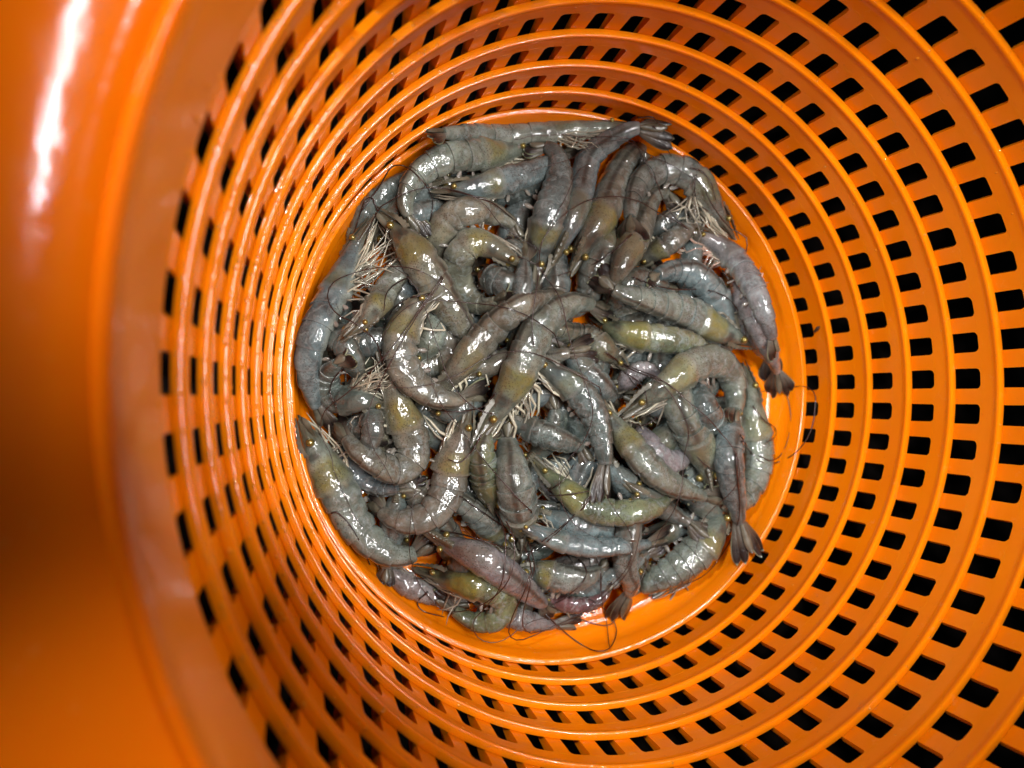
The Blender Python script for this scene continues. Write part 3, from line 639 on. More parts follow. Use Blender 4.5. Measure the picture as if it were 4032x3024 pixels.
  [(-0.918,-0.396,-0.001), (-0.920,-0.429,-0.019), (-0.922,-0.462,-0.036), (-0.927,-0.494,-0.045), (-0.934,-0.525,-0.049), (-0.941,-0.556,-0.052), (-0.947,-0.588,-0.059), (-0.952,-0.621,-0.069), (-0.958,-0.654,-0.081), (-0.963,-0.686,-0.090), (-0.969,-0.718,-0.093), (-0.976,-0.748,-0.090), (-0.984,-0.777,-0.083), (-0.991,-0.807,-0.076), (-0.996,-0.837,-0.072), (-1.001,-0.868,-0.068), (-1.005,-0.897,-0.062)],
  0.074, 0.0617, -20, 'd', 0.0, 1, 0, 0.83),
 ('mauve shrimp flat on the floor along the lower left edge of the heap',
  [(-1.037,-0.760,-0.119), (-1.016,-0.787,-0.117), (-0.995,-0.812,-0.114), (-0.972,-0.836,-0.110), (-0.948,-0.859,-0.106), (-0.922,-0.882,-0.105), (-0.894,-0.903,-0.106), (-0.865,-0.923,-0.109), (-0.834,-0.942,-0.115), (-0.803,-0.961,-0.121), (-0.770,-0.979,-0.126), (-0.737,-0.996,-0.131), (-0.704,-1.013,-0.137), (-0.671,-1.030,-0.142), (-0.636,-1.044,-0.148), (-0.600,-1.055,-0.152), (-0.564,-1.065,-0.155)],
  0.0611, 0.044, -80, 'p', 0.0, 0.3, 0, 0.847),
 ('speckled pale olive shrimp with gold eye pointing down right in the lower middle',
  [(-0.353,-0.828,-0.018), (-0.370,-0.805,-0.042), (-0.387,-0.782,-0.069), (-0.408,-0.757,-0.085), (-0.433,-0.728,-0.085), (-0.464,-0.696,-0.067), (-0.497,-0.663,-0.040), (-0.529,-0.631,-0.016), (-0.558,-0.601,-0.001), (-0.584,-0.573,0.003), (-0.609,-0.548,-0.001), (-0.633,-0.525,-0.011), (-0.655,-0.503,-0.031), (-0.674,-0.481,-0.061), (-0.692,-0.460,-0.095), (-0.716,-0.442,-0.123), (-0.745,-0.426,-0.140)],
  0.0765, 0.0551, -50, 'g', 0.8, 2.1, 0, 0.87),
 ('biggest shrimp, at the lower left wall, gold eye at its top',
  [(-1.362,-0.062,0.074), (-1.331,-0.118,0.010), (-1.300,-0.176,-0.034), (-1.273,-0.234,-0.048), (-1.249,-0.293,-0.040), (-1.223,-0.349,-0.030), (-1.194,-0.406,-0.030), (-1.168,-0.467,-0.041), (-1.145,-0.530,-0.052), (-1.116,-0.588,-0.052), (-1.082,-0.641,-0.040), (-1.039,-0.687,-0.026), (-0.986,-0.726,-0.026), (-0.921,-0.749,-0.039), (-0.854,-0.750,-0.050), (-0.794,-0.729,-0.044), (-0.742,-0.692,-0.021)],
  0.1051, 0.0756, -72, 'g', 0.9, 3.2, 1, 0.87),
 ('J shaped shrimp with its head upright left of the bottom centre, brown lower back',
  [(-0.568,-0.047,0.086), (-0.590,-0.100,0.091), (-0.611,-0.152,0.093), (-0.633,-0.205,0.091), (-0.653,-0.257,0.084), (-0.673,-0.309,0.072), (-0.691,-0.363,0.059), (-0.701,-0.419,0.054), (-0.719,-0.471,0.057), (-0.751,-0.517,0.062), (-0.793,-0.552,0.062), (-0.844,-0.573,0.055), (-0.897,-0.579,0.040), (-0.947,-0.569,0.013), (-0.989,-0.545,-0.028), (-1.026,-0.514,-0.075), (-1.064,-0.480,-0.115)],
  0.0944, 0.068, 75, 'n', 0.8, 3.1, 1, 0.87),
 ('blue grey shrimp whose dark striped tail fan points into the J shaped one',
  [(-1.204,-0.136,-0.156), (-1.191,-0.173,-0.149), (-1.179,-0.208,-0.137), (-1.164,-0.242,-0.118), (-1.148,-0.274,-0.096), (-1.129,-0.306,-0.080), (-1.108,-0.338,-0.075), (-1.084,-0.369,-0.081), (-1.055,-0.396,-0.090), (-1.024,-0.420,-0.088), (-0.993,-0.434,-0.068), (-0.960,-0.435,-0.033), (-0.927,-0.435,0.003), (-0.893,-0.436,0.026), (-0.856,-0.438,0.031), (-0.816,-0.443,0.024), (-0.775,-0.448,0.011)],
  0.0573, 0.0413, -60, 'b', 0.0, 2.3, 0, 0.76),
 ('shrimp with raised head and gold eye at the left, bent back on itself',
  [(-0.999,0.229,0.112), (-0.973,0.172,0.090), (-0.950,0.114,0.077), (-0.935,0.053,0.075), (-0.923,-0.009,0.078), (-0.912,-0.071,0.075), (-0.891,-0.132,0.062), (-0.868,-0.194,0.046), (-0.856,-0.258,0.037), (-0.882,-0.313,0.041), (-0.942,-0.333,0.057), (-1.005,-0.308,0.081), (-1.059,-0.271,0.097), (-1.107,-0.235,0.086), (-1.140,-0.189,0.042), (-1.166,-0.138,-0.023), (-1.192,-0.085,-0.084)],
  0.0915, 0.0659, 75, 'n', 0.9, 2.9, 1, 0.844),
 ('dark grey shrimp rolled in a C beside the left wall, no head in sight',
  [(-0.946,-0.057,0.037), (-0.978,-0.041,0.054), (-1.011,-0.027,0.081), (-1.045,-0.016,0.104), (-1.076,-0.010,0.104), (-1.105,-0.007,0.075), (-1.132,-0.004,0.026), (-1.159,0.004,-0.018), (-1.186,0.017,-0.042), (-1.207,0.042,-0.042), (-1.219,0.073,-0.018), (-1.216,0.104,0.030), (-1.205,0.130,0.093), (-1.189,0.151,0.153), (-1.170,0.170,0.194), (-1.147,0.189,0.213), (-1.123,0.207,0.217)],
  0.0746, 0.0537, 80, 'd', 0.0, 1.5, 2, 0.87),
 ('olive green shrimp head down, left of a pair in the lower centre',
  [(-0.463,-0.614,0.002), (-0.471,-0.583,0.008), (-0.481,-0.552,0.017), (-0.489,-0.521,0.026), (-0.495,-0.490,0.033), (-0.499,-0.459,0.036), (-0.505,-0.429,0.040), (-0.513,-0.399,0.047), (-0.522,-0.368,0.060), (-0.530,-0.338,0.072), (-0.534,-0.307,0.080), (-0.533,-0.278,0.081), (-0.525,-0.250,0.076), (-0.512,-0.223,0.066), (-0.492,-0.199,0.053), (-0.467,-0.178,0.041), (-0.442,-0.158,0.032)],
  0.091, 0.0758, 30, 'y', 0.5, 2.2, 0, 0.842),
 ('pale green grey shrimp head down with gold eye, right of a central pair',
  [(-0.329,-0.828,-0.041), (-0.322,-0.787,-0.051), (-0.323,-0.741,-0.041), (-0.333,-0.691,-0.008), (-0.349,-0.640,0.037), (-0.366,-0.589,0.080), (-0.380,-0.542,0.112), (-0.392,-0.497,0.133), (-0.400,-0.454,0.143), (-0.404,-0.414,0.136), (-0.402,-0.376,0.110), (-0.395,-0.338,0.072), (-0.389,-0.299,0.038), (-0.387,-0.258,0.021), (-0.389,-0.215,0.020), (-0.380,-0.174,0.028), (-0.364,-0.134,0.035)],
  0.1089, 0.0907, 25, 'g', 0.6, 2.5, 2, 0.87),
 ('dark shrimp lying behind the white legs of the topmost one, tail fan to the right',
  [(-0.424,-0.116,0.003), (-0.394,-0.135,0.006), (-0.364,-0.154,0.008), (-0.333,-0.172,0.009), (-0.301,-0.188,0.011), (-0.271,-0.203,0.020), (-0.243,-0.218,0.038), (-0.217,-0.232,0.058), (-0.188,-0.245,0.072), (-0.154,-0.259,0.073), (-0.116,-0.273,0.065), (-0.077,-0.288,0.056), (-0.039,-0.301,0.051), (-0.009,-0.324,0.051), (0.011,-0.353,0.055), (0.029,-0.384,0.061), (0.046,-0.414,0.067)],
  0.0768, 0.064, 40, 'd', 0.0, 2, 0, 0.8),
 ('blue grey back with cloudy glints just above the narrow straight shrimp',
  [(-0.318,-0.590,-0.008), (-0.281,-0.608,-0.007), (-0.245,-0.625,-0.003), (-0.212,-0.641,0.006), (-0.180,-0.655,0.022), (-0.149,-0.668,0.042), (-0.117,-0.680,0.057), (-0.080,-0.692,0.063), (-0.038,-0.706,0.058), (0.008,-0.719,0.047), (0.053,-0.731,0.038), (0.098,-0.739,0.033), (0.142,-0.743,0.031), (0.187,-0.743,0.027), (0.234,-0.741,0.018), (0.284,-0.741,0.005), (0.335,-0.740,-0.009)],
  0.0724, 0.0603, 40, 'b', 0.0, 1.4, 0, 0.87),
 ('bluish shrimp sunk beneath the grey olive one in the lower right',
  [(0.066,-0.325,0.055), (0.077,-0.349,0.060), (0.087,-0.372,0.069), (0.097,-0.395,0.079), (0.109,-0.417,0.087), (0.124,-0.440,0.092), (0.142,-0.461,0.092), (0.164,-0.483,0.088), (0.189,-0.504,0.080), (0.218,-0.525,0.068), (0.252,-0.545,0.048), (0.296,-0.564,0.015), (0.348,-0.583,-0.031), (0.403,-0.601,-0.078), (0.454,-0.615,-0.115), (0.497,-0.626,-0.137), (0.535,-0.634,-0.147)],
  0.0786, 0.0655, 40, 'b', 0.0, 1, 0, 0.805),
 ('blue green shrimp with closed tail fan pointing down at the right of the centre',
  [(-0.126,0.212,0.030), (-0.105,0.193,0.037), (-0.085,0.174,0.047), (-0.066,0.155,0.058), (-0.046,0.135,0.066), (-0.025,0.114,0.070), (-0.005,0.092,0.072), (0.014,0.070,0.075), (0.032,0.048,0.082), (0.050,0.026,0.089), (0.071,0.004,0.091), (0.098,-0.018,0.079), (0.134,-0.041,0.048), (0.176,-0.065,0.000), (0.219,-0.092,-0.050), (0.257,-0.120,-0.092), (0.290,-0.147,-0.121)],
  0.0776, 0.0646, 15, 'b', 0.2, 2, 0, 0.788),
 ('small mauve bend of a shrimp behind the head of the big clean one',
  [(0.225,-0.042,-0.081), (0.242,-0.036,-0.070), (0.258,-0.029,-0.056), (0.273,-0.020,-0.040), (0.285,-0.008,-0.025), (0.298,0.005,-0.014), (0.312,0.019,-0.005), (0.328,0.032,0.001), (0.346,0.043,0.006), (0.366,0.051,0.010), (0.388,0.053,0.014), (0.408,0.047,0.020), (0.426,0.036,0.025), (0.444,0.023,0.027), (0.461,0.007,0.026), (0.477,-0.011,0.022), (0.493,-0.028,0.019)],
  0.0631, 0.0455, 80, 'p', 0.0, 1, 0, 0.798),
 ('bluish sliver of shrimp under the head facing left',
  [(-0.850,0.788,-0.056), (-0.834,0.798,-0.045), (-0.819,0.807,-0.030), (-0.805,0.816,-0.014), (-0.789,0.825,-0.000), (-0.773,0.835,0.007), (-0.753,0.845,0.007), (-0.732,0.856,-0.001), (-0.709,0.868,-0.014), (-0.685,0.879,-0.031), (-0.660,0.890,-0.048), (-0.635,0.898,-0.061), (-0.611,0.905,-0.069), (-0.588,0.911,-0.074), (-0.567,0.915,-0.072), (-0.548,0.917,-0.060), (-0.531,0.916,-0.040)],
  0.0648, 0.054, 30, 'b', 0.0, 0.8, 0, 0.779),
 ('dark shrimp in the hollow of the letter C',
  [(-0.463,0.606,-0.136), (-0.447,0.591,-0.115), (-0.434,0.575,-0.082), (-0.425,0.556,-0.036), (-0.419,0.537,0.015), (-0.410,0.521,0.058), (-0.396,0.507,0.084), (-0.377,0.495,0.094), (-0.353,0.487,0.092), (-0.326,0.481,0.082), (-0.295,0.480,0.064), (-0.261,0.484,0.038), (-0.223,0.493,0.006), (-0.187,0.508,-0.028), (-0.157,0.528,-0.053), (-0.137,0.548,-0.059), (-0.122,0.565,-0.047)],
  0.0769, 0.0641, 40, 'd', 0.0, 1, 0, 0.783),
 ('blue shrimp with its dark tail fan standing straight up in the upper middle',
  [(-0.353,0.149,-0.019), (-0.337,0.185,-0.017), (-0.323,0.221,-0.014), (-0.311,0.257,-0.008), (-0.303,0.294,0.004), (-0.299,0.329,0.027), (-0.302,0.362,0.067), (-0.309,0.394,0.115), (-0.314,0.427,0.154), (-0.314,0.461,0.173), (-0.306,0.498,0.170), (-0.297,0.537,0.154), (-0.287,0.578,0.133), (-0.276,0.620,0.109), (-0.264,0.662,0.082), (-0.252,0.706,0.054), (-0.241,0.749,0.031)],
  0.0657, 0.0547, 10, 'b', 0.0, 2.1, 0, 0.76),
 ('grey shrimp in shadow inside the arch at the upper right',
  [(0.494,0.739,-0.154), (0.514,0.754,-0.148), (0.533,0.769,-0.138), (0.549,0.784,-0.127), (0.567,0.798,-0.116), (0.587,0.813,-0.108), (0.609,0.828,-0.105), (0.634,0.843,-0.105), (0.661,0.858,-0.107), (0.689,0.873,-0.110), (0.718,0.887,-0.115), (0.749,0.901,-0.120), (0.778,0.915,-0.124), (0.805,0.931,-0.126), (0.826,0.948,-0.122), (0.844,0.965,-0.115), (0.861,0.982,-0.106)],
  0.071, 0.0511, 50, 'd', 0.0, 0.9, 0, 0.782),
 ('dark shrimp under the fat bracket shaped one, left of centre',
  [(-1.167,0.185,0.048), (-1.148,0.195,0.055), (-1.128,0.204,0.063), (-1.109,0.214,0.072), (-1.089,0.223,0.079), (-1.068,0.232,0.082), (-1.047,0.240,0.081), (-1.025,0.248,0.077), (-1.002,0.255,0.071), (-0.978,0.260,0.066), (-0.955,0.263,0.062), (-0.931,0.265,0.059), (-0.907,0.264,0.055), (-0.882,0.262,0.047), (-0.858,0.256,0.035), (-0.833,0.249,0.022), (-0.809,0.241,0.013)],
  0.0712, 0.0594, 40, 'd', 0.0, 0.8, 0, 0.786),
 ('shadowed shrimp at the bottom of the hollow left of the topmost head',
  [(-0.756,-0.063,0.019), (-0.740,-0.072,0.024), (-0.724,-0.082,0.030), (-0.708,-0.091,0.038), (-0.691,-0.096,0.044), (-0.672,-0.098,0.048), (-0.652,-0.096,0.048), (-0.632,-0.092,0.046), (-0.612,-0.086,0.041), (-0.592,-0.078,0.032), (-0.570,-0.069,0.015), (-0.544,-0.060,-0.015), (-0.515,-0.052,-0.055), (-0.484,-0.047,-0.095), (-0.455,-0.045,-0.124), (-0.429,-0.044,-0.141), (-0.405,-0.042,-0.149)],
  0.0743, 0.0619, 40, 'd', 0.0, 0.5, 0, 0.763),
 ('dark shrimp in the gap behind the raised head at the left',
  [(-1.049,-0.016,-0.067), (-1.043,-0.034,-0.063), (-1.040,-0.051,-0.034), (-1.040,-0.069,0.017), (-1.043,-0.086,0.068), (-1.044,-0.103,0.102), (-1.044,-0.121,0.116), (-1.044,-0.140,0.119), (-1.046,-0.158,0.116), (-1.049,-0.176,0.109), (-1.055,-0.194,0.093), (-1.061,-0.212,0.065), (-1.067,-0.229,0.026), (-1.074,-0.247,-0.018), (-1.084,-0.262,-0.060), (-1.096,-0.275,-0.094), (-1.109,-0.287,-0.121)],
  0.0596, 0.0429, 60, 'd', 0.0, 0.8, 0, 0.788),
 ('shadowed shrimp below the white legs of the topmost one',
  [(-0.277,-0.405,-0.093), (-0.257,-0.385,-0.088), (-0.238,-0.365,-0.083), (-0.217,-0.345,-0.082), (-0.197,-0.324,-0.083), (-0.178,-0.302,-0.082), (-0.162,-0.280,-0.073), (-0.149,-0.256,-0.056), (-0.141,-0.232,-0.032), (-0.135,-0.205,-0.010), (-0.131,-0.178,0.006), (-0.128,-0.150,0.014), (-0.126,-0.122,0.017), (-0.128,-0.094,0.017), (-0.135,-0.067,0.017), (-0.144,-0.040,0.017), (-0.153,-0.013,0.018)],
  0.0787, 0.0656, 30, 'd', 0.0, 0.4, 0, 0.77),
 ('dark shrimp on the floor inside the bend at the left',
  [(-1.170,-0.168,-0.153), (-1.155,-0.163,-0.146), (-1.141,-0.157,-0.134), (-1.127,-0.151,-0.114), (-1.115,-0.146,-0.087), (-1.102,-0.142,-0.054), (-1.090,-0.140,-0.021), (-1.077,-0.140,0.004), (-1.063,-0.143,0.020), (-1.049,-0.147,0.028), (-1.035,-0.152,0.031), (-1.020,-0.158,0.031), (-1.005,-0.166,0.028), (-0.991,-0.176,0.020), (-0.977,-0.187,0.010), (-0.962,-0.197,-0.001), (-0.948,-0.208,-0.009)],
  0.0726, 0.0605, -40, 'd', 0.0, 0.5, 0, 0.76),
 ('dark shrimp under the pink mouth legs at the right',
  [(0.203,0.518,-0.084), (0.217,0.507,-0.052), (0.229,0.496,-0.018), (0.245,0.488,0.009), (0.267,0.486,0.025), (0.296,0.492,0.026), (0.332,0.503,0.010), (0.375,0.516,-0.017), (0.417,0.523,-0.039), (0.451,0.521,-0.045), (0.475,0.512,-0.035), (0.496,0.500,-0.022), (0.525,0.490,-0.023), (0.564,0.483,-0.041), (0.607,0.477,-0.064), (0.644,0.468,-0.076), (0.672,0.458,-0.074)],
  0.0824, 0.0687, 30, 'd', 0.0, 0.5, 0, 0.771),
 ('dark shrimp behind the eye of the big clean one',
  [(0.288,-0.062,-0.069), (0.312,-0.073,-0.068), (0.334,-0.083,-0.061), (0.352,-0.093,-0.046), (0.366,-0.102,-0.025), (0.380,-0.110,-0.002), (0.396,-0.118,0.016), (0.416,-0.125,0.028), (0.440,-0.130,0.034), (0.469,-0.129,0.030), (0.504,-0.121,0.013), (0.547,-0.110,-0.019), (0.595,-0.098,-0.060), (0.642,-0.087,-0.098), (0.685,-0.078,-0.125), (0.722,-0.072,-0.140), (0.755,-0.065,-0.147)],
  0.0822, 0.0685, 30, 'd', 0.0, 0.4, 0, 0.828),
 ('bluish dark shrimp under the arch at the right',
  [(0.676,-0.161,-0.123), (0.688,-0.149,-0.113), (0.692,-0.137,-0.093), (0.693,-0.124,-0.067), (0.698,-0.112,-0.048), (0.712,-0.100,-0.042), (0.733,-0.089,-0.050), (0.758,-0.078,-0.063), (0.784,-0.067,-0.076), (0.808,-0.055,-0.087), (0.831,-0.044,-0.096), (0.855,-0.035,-0.105), (0.882,-0.028,-0.114), (0.910,-0.025,-0.124), (0.939,-0.026,-0.134), (0.967,-0.027,-0.142), (0.993,-0.028,-0.147)],
  0.0854, 0.0711, 30, 'd', 0.0, 0.4, 0, 0.76),
 ('dark shrimp under the banded one at the bottom',
  [(-0.702,-0.862,-0.113), (-0.686,-0.846,-0.076), (-0.671,-0.830,-0.037), (-0.653,-0.816,-0.006), (-0.633,-0.809,0.011), (-0.608,-0.810,0.016), (-0.583,-0.816,0.016), (-0.557,-0.824,0.014), (-0.531,-0.829,0.012), (-0.504,-0.831,0.009), (-0.477,-0.833,0.004), (-0.448,-0.835,-0.004), (-0.419,-0.834,-0.014), (-0.390,-0.831,-0.026), (-0.361,-0.826,-0.039), (-0.334,-0.819,-0.049), (-0.307,-0.811,-0.056)],
  0.0757, 0.0631, 30, 'd', 0.0, 0.4, 0, 0.76),
 ('dark shrimp in the gap right of the letter C',
  [(-0.237,0.720,-0.014), (-0.252,0.706,-0.005), (-0.269,0.692,0.008), (-0.286,0.677,0.022), (-0.300,0.661,0.033), (-0.310,0.645,0.040), (-0.317,0.629,0.043), (-0.321,0.614,0.041), (-0.323,0.599,0.038), (-0.324,0.584,0.033), (-0.324,0.569,0.026), (-0.322,0.554,0.018), (-0.318,0.539,0.009), (-0.312,0.525,-0.002), (-0.306,0.510,-0.012), (-0.301,0.496,-0.022), (-0.296,0.481,-0.028)],
  0.0767, 0.0639, -30, 'd', 0.0, 0.5, 0, 0.76),
 ('grey shrimp showing through the bend of the fat bracket shaped one',
  [(-0.828,0.142,0.008), (-0.811,0.157,0.010), (-0.794,0.171,0.015), (-0.778,0.185,0.024), (-0.763,0.201,0.035), (-0.751,0.219,0.044), (-0.740,0.238,0.050), (-0.730,0.259,0.052), (-0.721,0.281,0.048), (-0.715,0.304,0.039), (-0.713,0.328,0.026), (-0.713,0.352,0.012), (-0.711,0.377,-0.003), (-0.701,0.400,-0.017), (-0.681,0.418,-0.028), (-0.658,0.431,-0.038), (-0.636,0.445,-0.045)],
  0.0736, 0.053, 60, 'g', 0.1, 1, 0, 0.792),
 ('mauve shrimp wedged between the right wall and the one on its back',
  [(0.989,0.591,-0.150), (1.009,0.553,-0.141), (1.024,0.515,-0.125), (1.034,0.476,-0.104), (1.039,0.435,-0.078), (1.038,0.394,-0.047), (1.035,0.352,-0.017), (1.038,0.312,0.004), (1.052,0.273,0.010), (1.080,0.234,-0.003), (1.118,0.197,-0.032), (1.163,0.159,-0.065), (1.205,0.122,-0.092), (1.240,0.083,-0.109), (1.260,0.041,-0.118), (1.271,-0.002,-0.121), (1.278,-0.046,-0.122)],
  0.0992, 0.0827, -40, 'p', 0.0, 0.8, 0, 0.835),
 ('dark shrimp at the left under the fan of white legs',
  [(-1.189,0.396,-0.114), (-1.182,0.371,-0.087), (-1.176,0.345,-0.048), (-1.171,0.318,0.001), (-1.167,0.292,0.056), (-1.162,0.267,0.107), (-1.154,0.244,0.142), (-1.144,0.223,0.159), (-1.133,0.202,0.162), (-1.123,0.182,0.153), (-1.113,0.161,0.128), (-1.101,0.140,0.087), (-1.090,0.118,0.031), (-1.082,0.095,-0.028), (-1.080,0.071,-0.078), (-1.084,0.048,-0.113), (-1.089,0.023,-0.135)],
  0.0671, 0.0483, 50, 'd', 0.0, 0.9, 0, 0.8),
 ('grey shrimp crossing under the white legs at the left',
  [(-1.177,0.250,0.197), (-1.164,0.259,0.201), (-1.151,0.268,0.207), (-1.138,0.277,0.212), (-1.125,0.286,0.213), (-1.111,0.296,0.205), (-1.095,0.307,0.186), (-1.078,0.319,0.156), (-1.059,0.333,0.112), (-1.039,0.349,0.061), (-1.018,0.364,0.012), (-0.999,0.378,-0.024), (-0.981,0.389,-0.044), (-0.965,0.399,-0.049), (-0.951,0.406,-0.039), (-0.939,0.412,-0.014), (-0.927,0.417,0.013)],
  0.0623, 0.0449, 50, 'd', 0.0, 0.9, 0, 0.76),
 ('dark grey shrimp deep in the gap above the olive headed one at the left',
  [(-1.047,-0.193,-0.151), (-1.020,-0.134,-0.143), (-0.995,-0.075,-0.129), (-0.973,-0.016,-0.113), (-0.954,0.045,-0.099), (-0.936,0.106,-0.088), (-0.920,0.168,-0.083), (-0.905,0.231,-0.083), (-0.892,0.295,-0.086), (-0.881,0.359,-0.091), (-0.872,0.424,-0.097), (-0.865,0.490,-0.105), (-0.861,0.556,-0.114), (-0.859,0.623,-0.124), (-0.859,0.690,-0.134), (-0.863,0.757,-0.142), (-0.868,0.823,-0.147)],
  0.0853, 0.0711, 30, 'd', 0.3, -1, 0, 0.856),
 ('brownish grey shrimp deep in the gap left of the J shaped one',
  [(-0.905,-0.811,-0.135), (-0.920,-0.793,-0.137), (-0.895,-0.736,-0.134), (-0.875,-0.672,-0.127), (-0.861,-0.607,-0.118), (-0.853,-0.540,-0.111), (-0.850,-0.473,-0.108), (-0.852,-0.407,-0.108), (-0.860,-0.341,-0.109), (-0.875,-0.275,-0.109), (-0.896,-0.212,-0.106), (-0.923,-0.150,-0.097), (-0.956,-0.092,-0.087), (-0.992,-0.037,-0.087), (-1.032,0.014,-0.100), (-1.075,0.060,-0.121), (-1.120,0.105,-0.139)],
  0.0714, 0.0514, 60, 'n', 0.3, -1, 0, 0.852),
 ('bluish grey shrimp deep in the gap below the letter C shrimp',
  [(-0.959,-0.132,-0.067), (-0.899,-0.105,-0.086), (-0.840,-0.076,-0.104), (-0.784,-0.041,-0.113), (-0.733,-0.002,-0.113), (-0.685,0.043,-0.109), (-0.641,0.091,-0.107), (-0.601,0.143,-0.106), (-0.565,0.199,-0.108), (-0.533,0.258,-0.111), (-0.505,0.319,-0.116), (-0.483,0.383,-0.121), (-0.466,0.449,-0.128), (-0.454,0.516,-0.136), (-0.448,0.584,-0.143), (-0.450,0.651,-0.148), (-0.453,0.719,-0.152)],
  0.0732, 0.0527, 60, 'b', 0.3, -1, 0, 0.855),
 ('bluish grey shrimp deep in the gap right of the bent one at the left',
  [(-1.003,0.062,-0.054), (-0.964,0.017,-0.051), (-0.923,-0.028,-0.050), (-0.880,-0.070,-0.051), (-0.834,-0.112,-0.055), (-0.785,-0.151,-0.063), (-0.734,-0.189,-0.072), (-0.680,-0.226,-0.079), (-0.625,-0.260,-0.085), (-0.567,-0.292,-0.090), (-0.507,-0.322,-0.096), (-0.445,-0.350,-0.104), (-0.380,-0.376,-0.113), (-0.313,-0.399,-0.124), (-0.243,-0.419,-0.134), (-0.173,-0.435,-0.142), (-0.102,-0.450,-0.147)],
  0.0869, 0.0724, 30, 'b', 0.3, -1, 0, 0.865),
 ('bluish grey shrimp deep in the gap left of the dark one slanting right of centre',
  [(0.156,-0.436,-0.150), (0.107,-0.382,-0.141), (0.058,-0.328,-0.127), (0.013,-0.270,-0.110), (-0.025,-0.212,-0.094), (-0.057,-0.152,-0.083), (-0.082,-0.091,-0.078), (-0.100,-0.029,-0.077), (-0.112,0.033,-0.080), (-0.118,0.096,-0.085), (-0.119,0.160,-0.092), (-0.115,0.224,-0.100), (-0.105,0.289,-0.110), (-0.089,0.354,-0.122), (-0.069,0.418,-0.132), (-0.044,0.481,-0.141), (-0.018,0.544,-0.146)],
  0.0913, 0.0761, -30, 'b', 0.3, -1, 0, 0.855),
 ('bluish grey shrimp deep in the gap right of the right one of the central pair',
  [(-0.578,-0.672,-0.154), (-0.528,-0.640,-0.148), (-0.479,-0.607,-0.139), (-0.429,-0.575,-0.127), (-0.378,-0.545,-0.114), (-0.326,-0.516,-0.103), (-0.272,-0.489,-0.093), (-0.216,-0.463,-0.089), (-0.156,-0.440,-0.090), (-0.094,-0.419,-0.093), (-0.030,-0.399,-0.098), (0.035,-0.381,-0.103), (0.103,-0.365,-0.111), (0.175,-0.350,-0.124), (0.249,-0.338,-0.136), (0.323,-0.327,-0.146), (0.396,-0.317,-0.151)],
  0.0753, 0.0542, 60, 'b', 0.3, -1, 0, 0.868),
 ('mauve grey shrimp deep in the gap above the one with a yellow block',
  [(0.491,-1.104,-0.150), (0.430,-1.053,-0.141), (0.364,-1.004,-0.127), (0.291,-0.964,-0.110), (0.215,-0.934,-0.095), (0.140,-0.916,-0.083), (0.068,-0.908,-0.078), (-0.001,-0.911,-0.078), (-0.066,-0.924,-0.081), (-0.126,-0.945,-0.086), (-0.182,-0.975,-0.093), (-0.233,-1.010,-0.101), (-0.278,-1.052,-0.110), (-0.319,-1.098,-0.117), (-0.355,-1.147,-0.119), (-0.374,-1.156,-0.114), (-0.389,-1.151,-0.104)],
  0.0907, 0.0756, -30, 'p', 0.3, -1, 0, 0.834),
 ('brownish grey shrimp deep in the gap above the dark olive one right of centre',
  [(0.783,0.086,-0.150), (0.706,0.107,-0.140), (0.628,0.130,-0.126), (0.554,0.161,-0.108), (0.487,0.198,-0.092), (0.429,0.241,-0.080), (0.381,0.288,-0.075), (0.341,0.340,-0.075), (0.309,0.395,-0.078), (0.285,0.453,-0.083), (0.268,0.514,-0.090), (0.259,0.577,-0.098), (0.256,0.641,-0.109), (0.261,0.707,-0.120), (0.272,0.773,-0.131), (0.291,0.838,-0.140), (0.309,0.903,-0.146)],
  0.0942, 0.0785, -30, 'n', 0.3, -1, 0, 0.848),
 ('dark grey shrimp deep in the gap right of the long yellow grey one',
  [(0.416,-1.072,-0.118), (0.356,-1.009,-0.088), (0.299,-0.946,-0.059), (0.261,-0.882,-0.044), (0.240,-0.820,-0.045), (0.232,-0.759,-0.056), (0.234,-0.698,-0.066), (0.244,-0.636,-0.074), (0.263,-0.575,-0.079), (0.290,-0.516,-0.084), (0.328,-0.462,-0.091), (0.375,-0.413,-0.099), (0.432,-0.369,-0.109), (0.497,-0.333,-0.121), (0.569,-0.305,-0.132), (0.646,-0.289,-0.140), (0.723,-0.275,-0.146)],
  0.0936, 0.078, -30, 'd', 0.3, -1, 0, 0.86),
 ('bluish grey shrimp deep in the gap left of the grey one on the right wall',
  [(0.876,0.104,-0.153), (0.843,0.163,-0.147), (0.810,0.222,-0.136), (0.782,0.282,-0.124), (0.760,0.343,-0.112), (0.745,0.405,-0.104), (0.739,0.467,-0.100), (0.740,0.530,-0.100), (0.749,0.594,-0.102), (0.764,0.657,-0.106), (0.784,0.720,-0.110), (0.810,0.782,-0.112), (0.837,0.841,-0.109), (0.844,0.874,-0.096), (0.834,0.884,-0.074), (0.829,0.889,-0.048), (0.826,0.891,-0.026)],
  0.0813, 0.0585, -60, 'b', 0.3, -1, 0, 0.866),
 ('bluish grey shrimp deep in the gap above the big clean one arching at the right',
  [(0.327,0.348,-0.020), (0.370,0.305,-0.019), (0.413,0.263,-0.019), (0.464,0.226,-0.019), (0.522,0.195,-0.021), (0.587,0.173,-0.028), (0.660,0.158,-0.040), (0.737,0.154,-0.055), (0.815,0.160,-0.068), (0.891,0.176,-0.079), (0.962,0.203,-0.088), (1.028,0.239,-0.097), (1.088,0.283,-0.105), (1.139,0.334,-0.112), (1.154,0.381,-0.113), (1.139,0.424,-0.108), (1.123,0.464,-0.100)],
  0.0968, 0.0807, 30, 'b', 0.3, -1, 0, 0.847),
 ('dark grey shrimp deep in the gap below the olive headed one at the left',
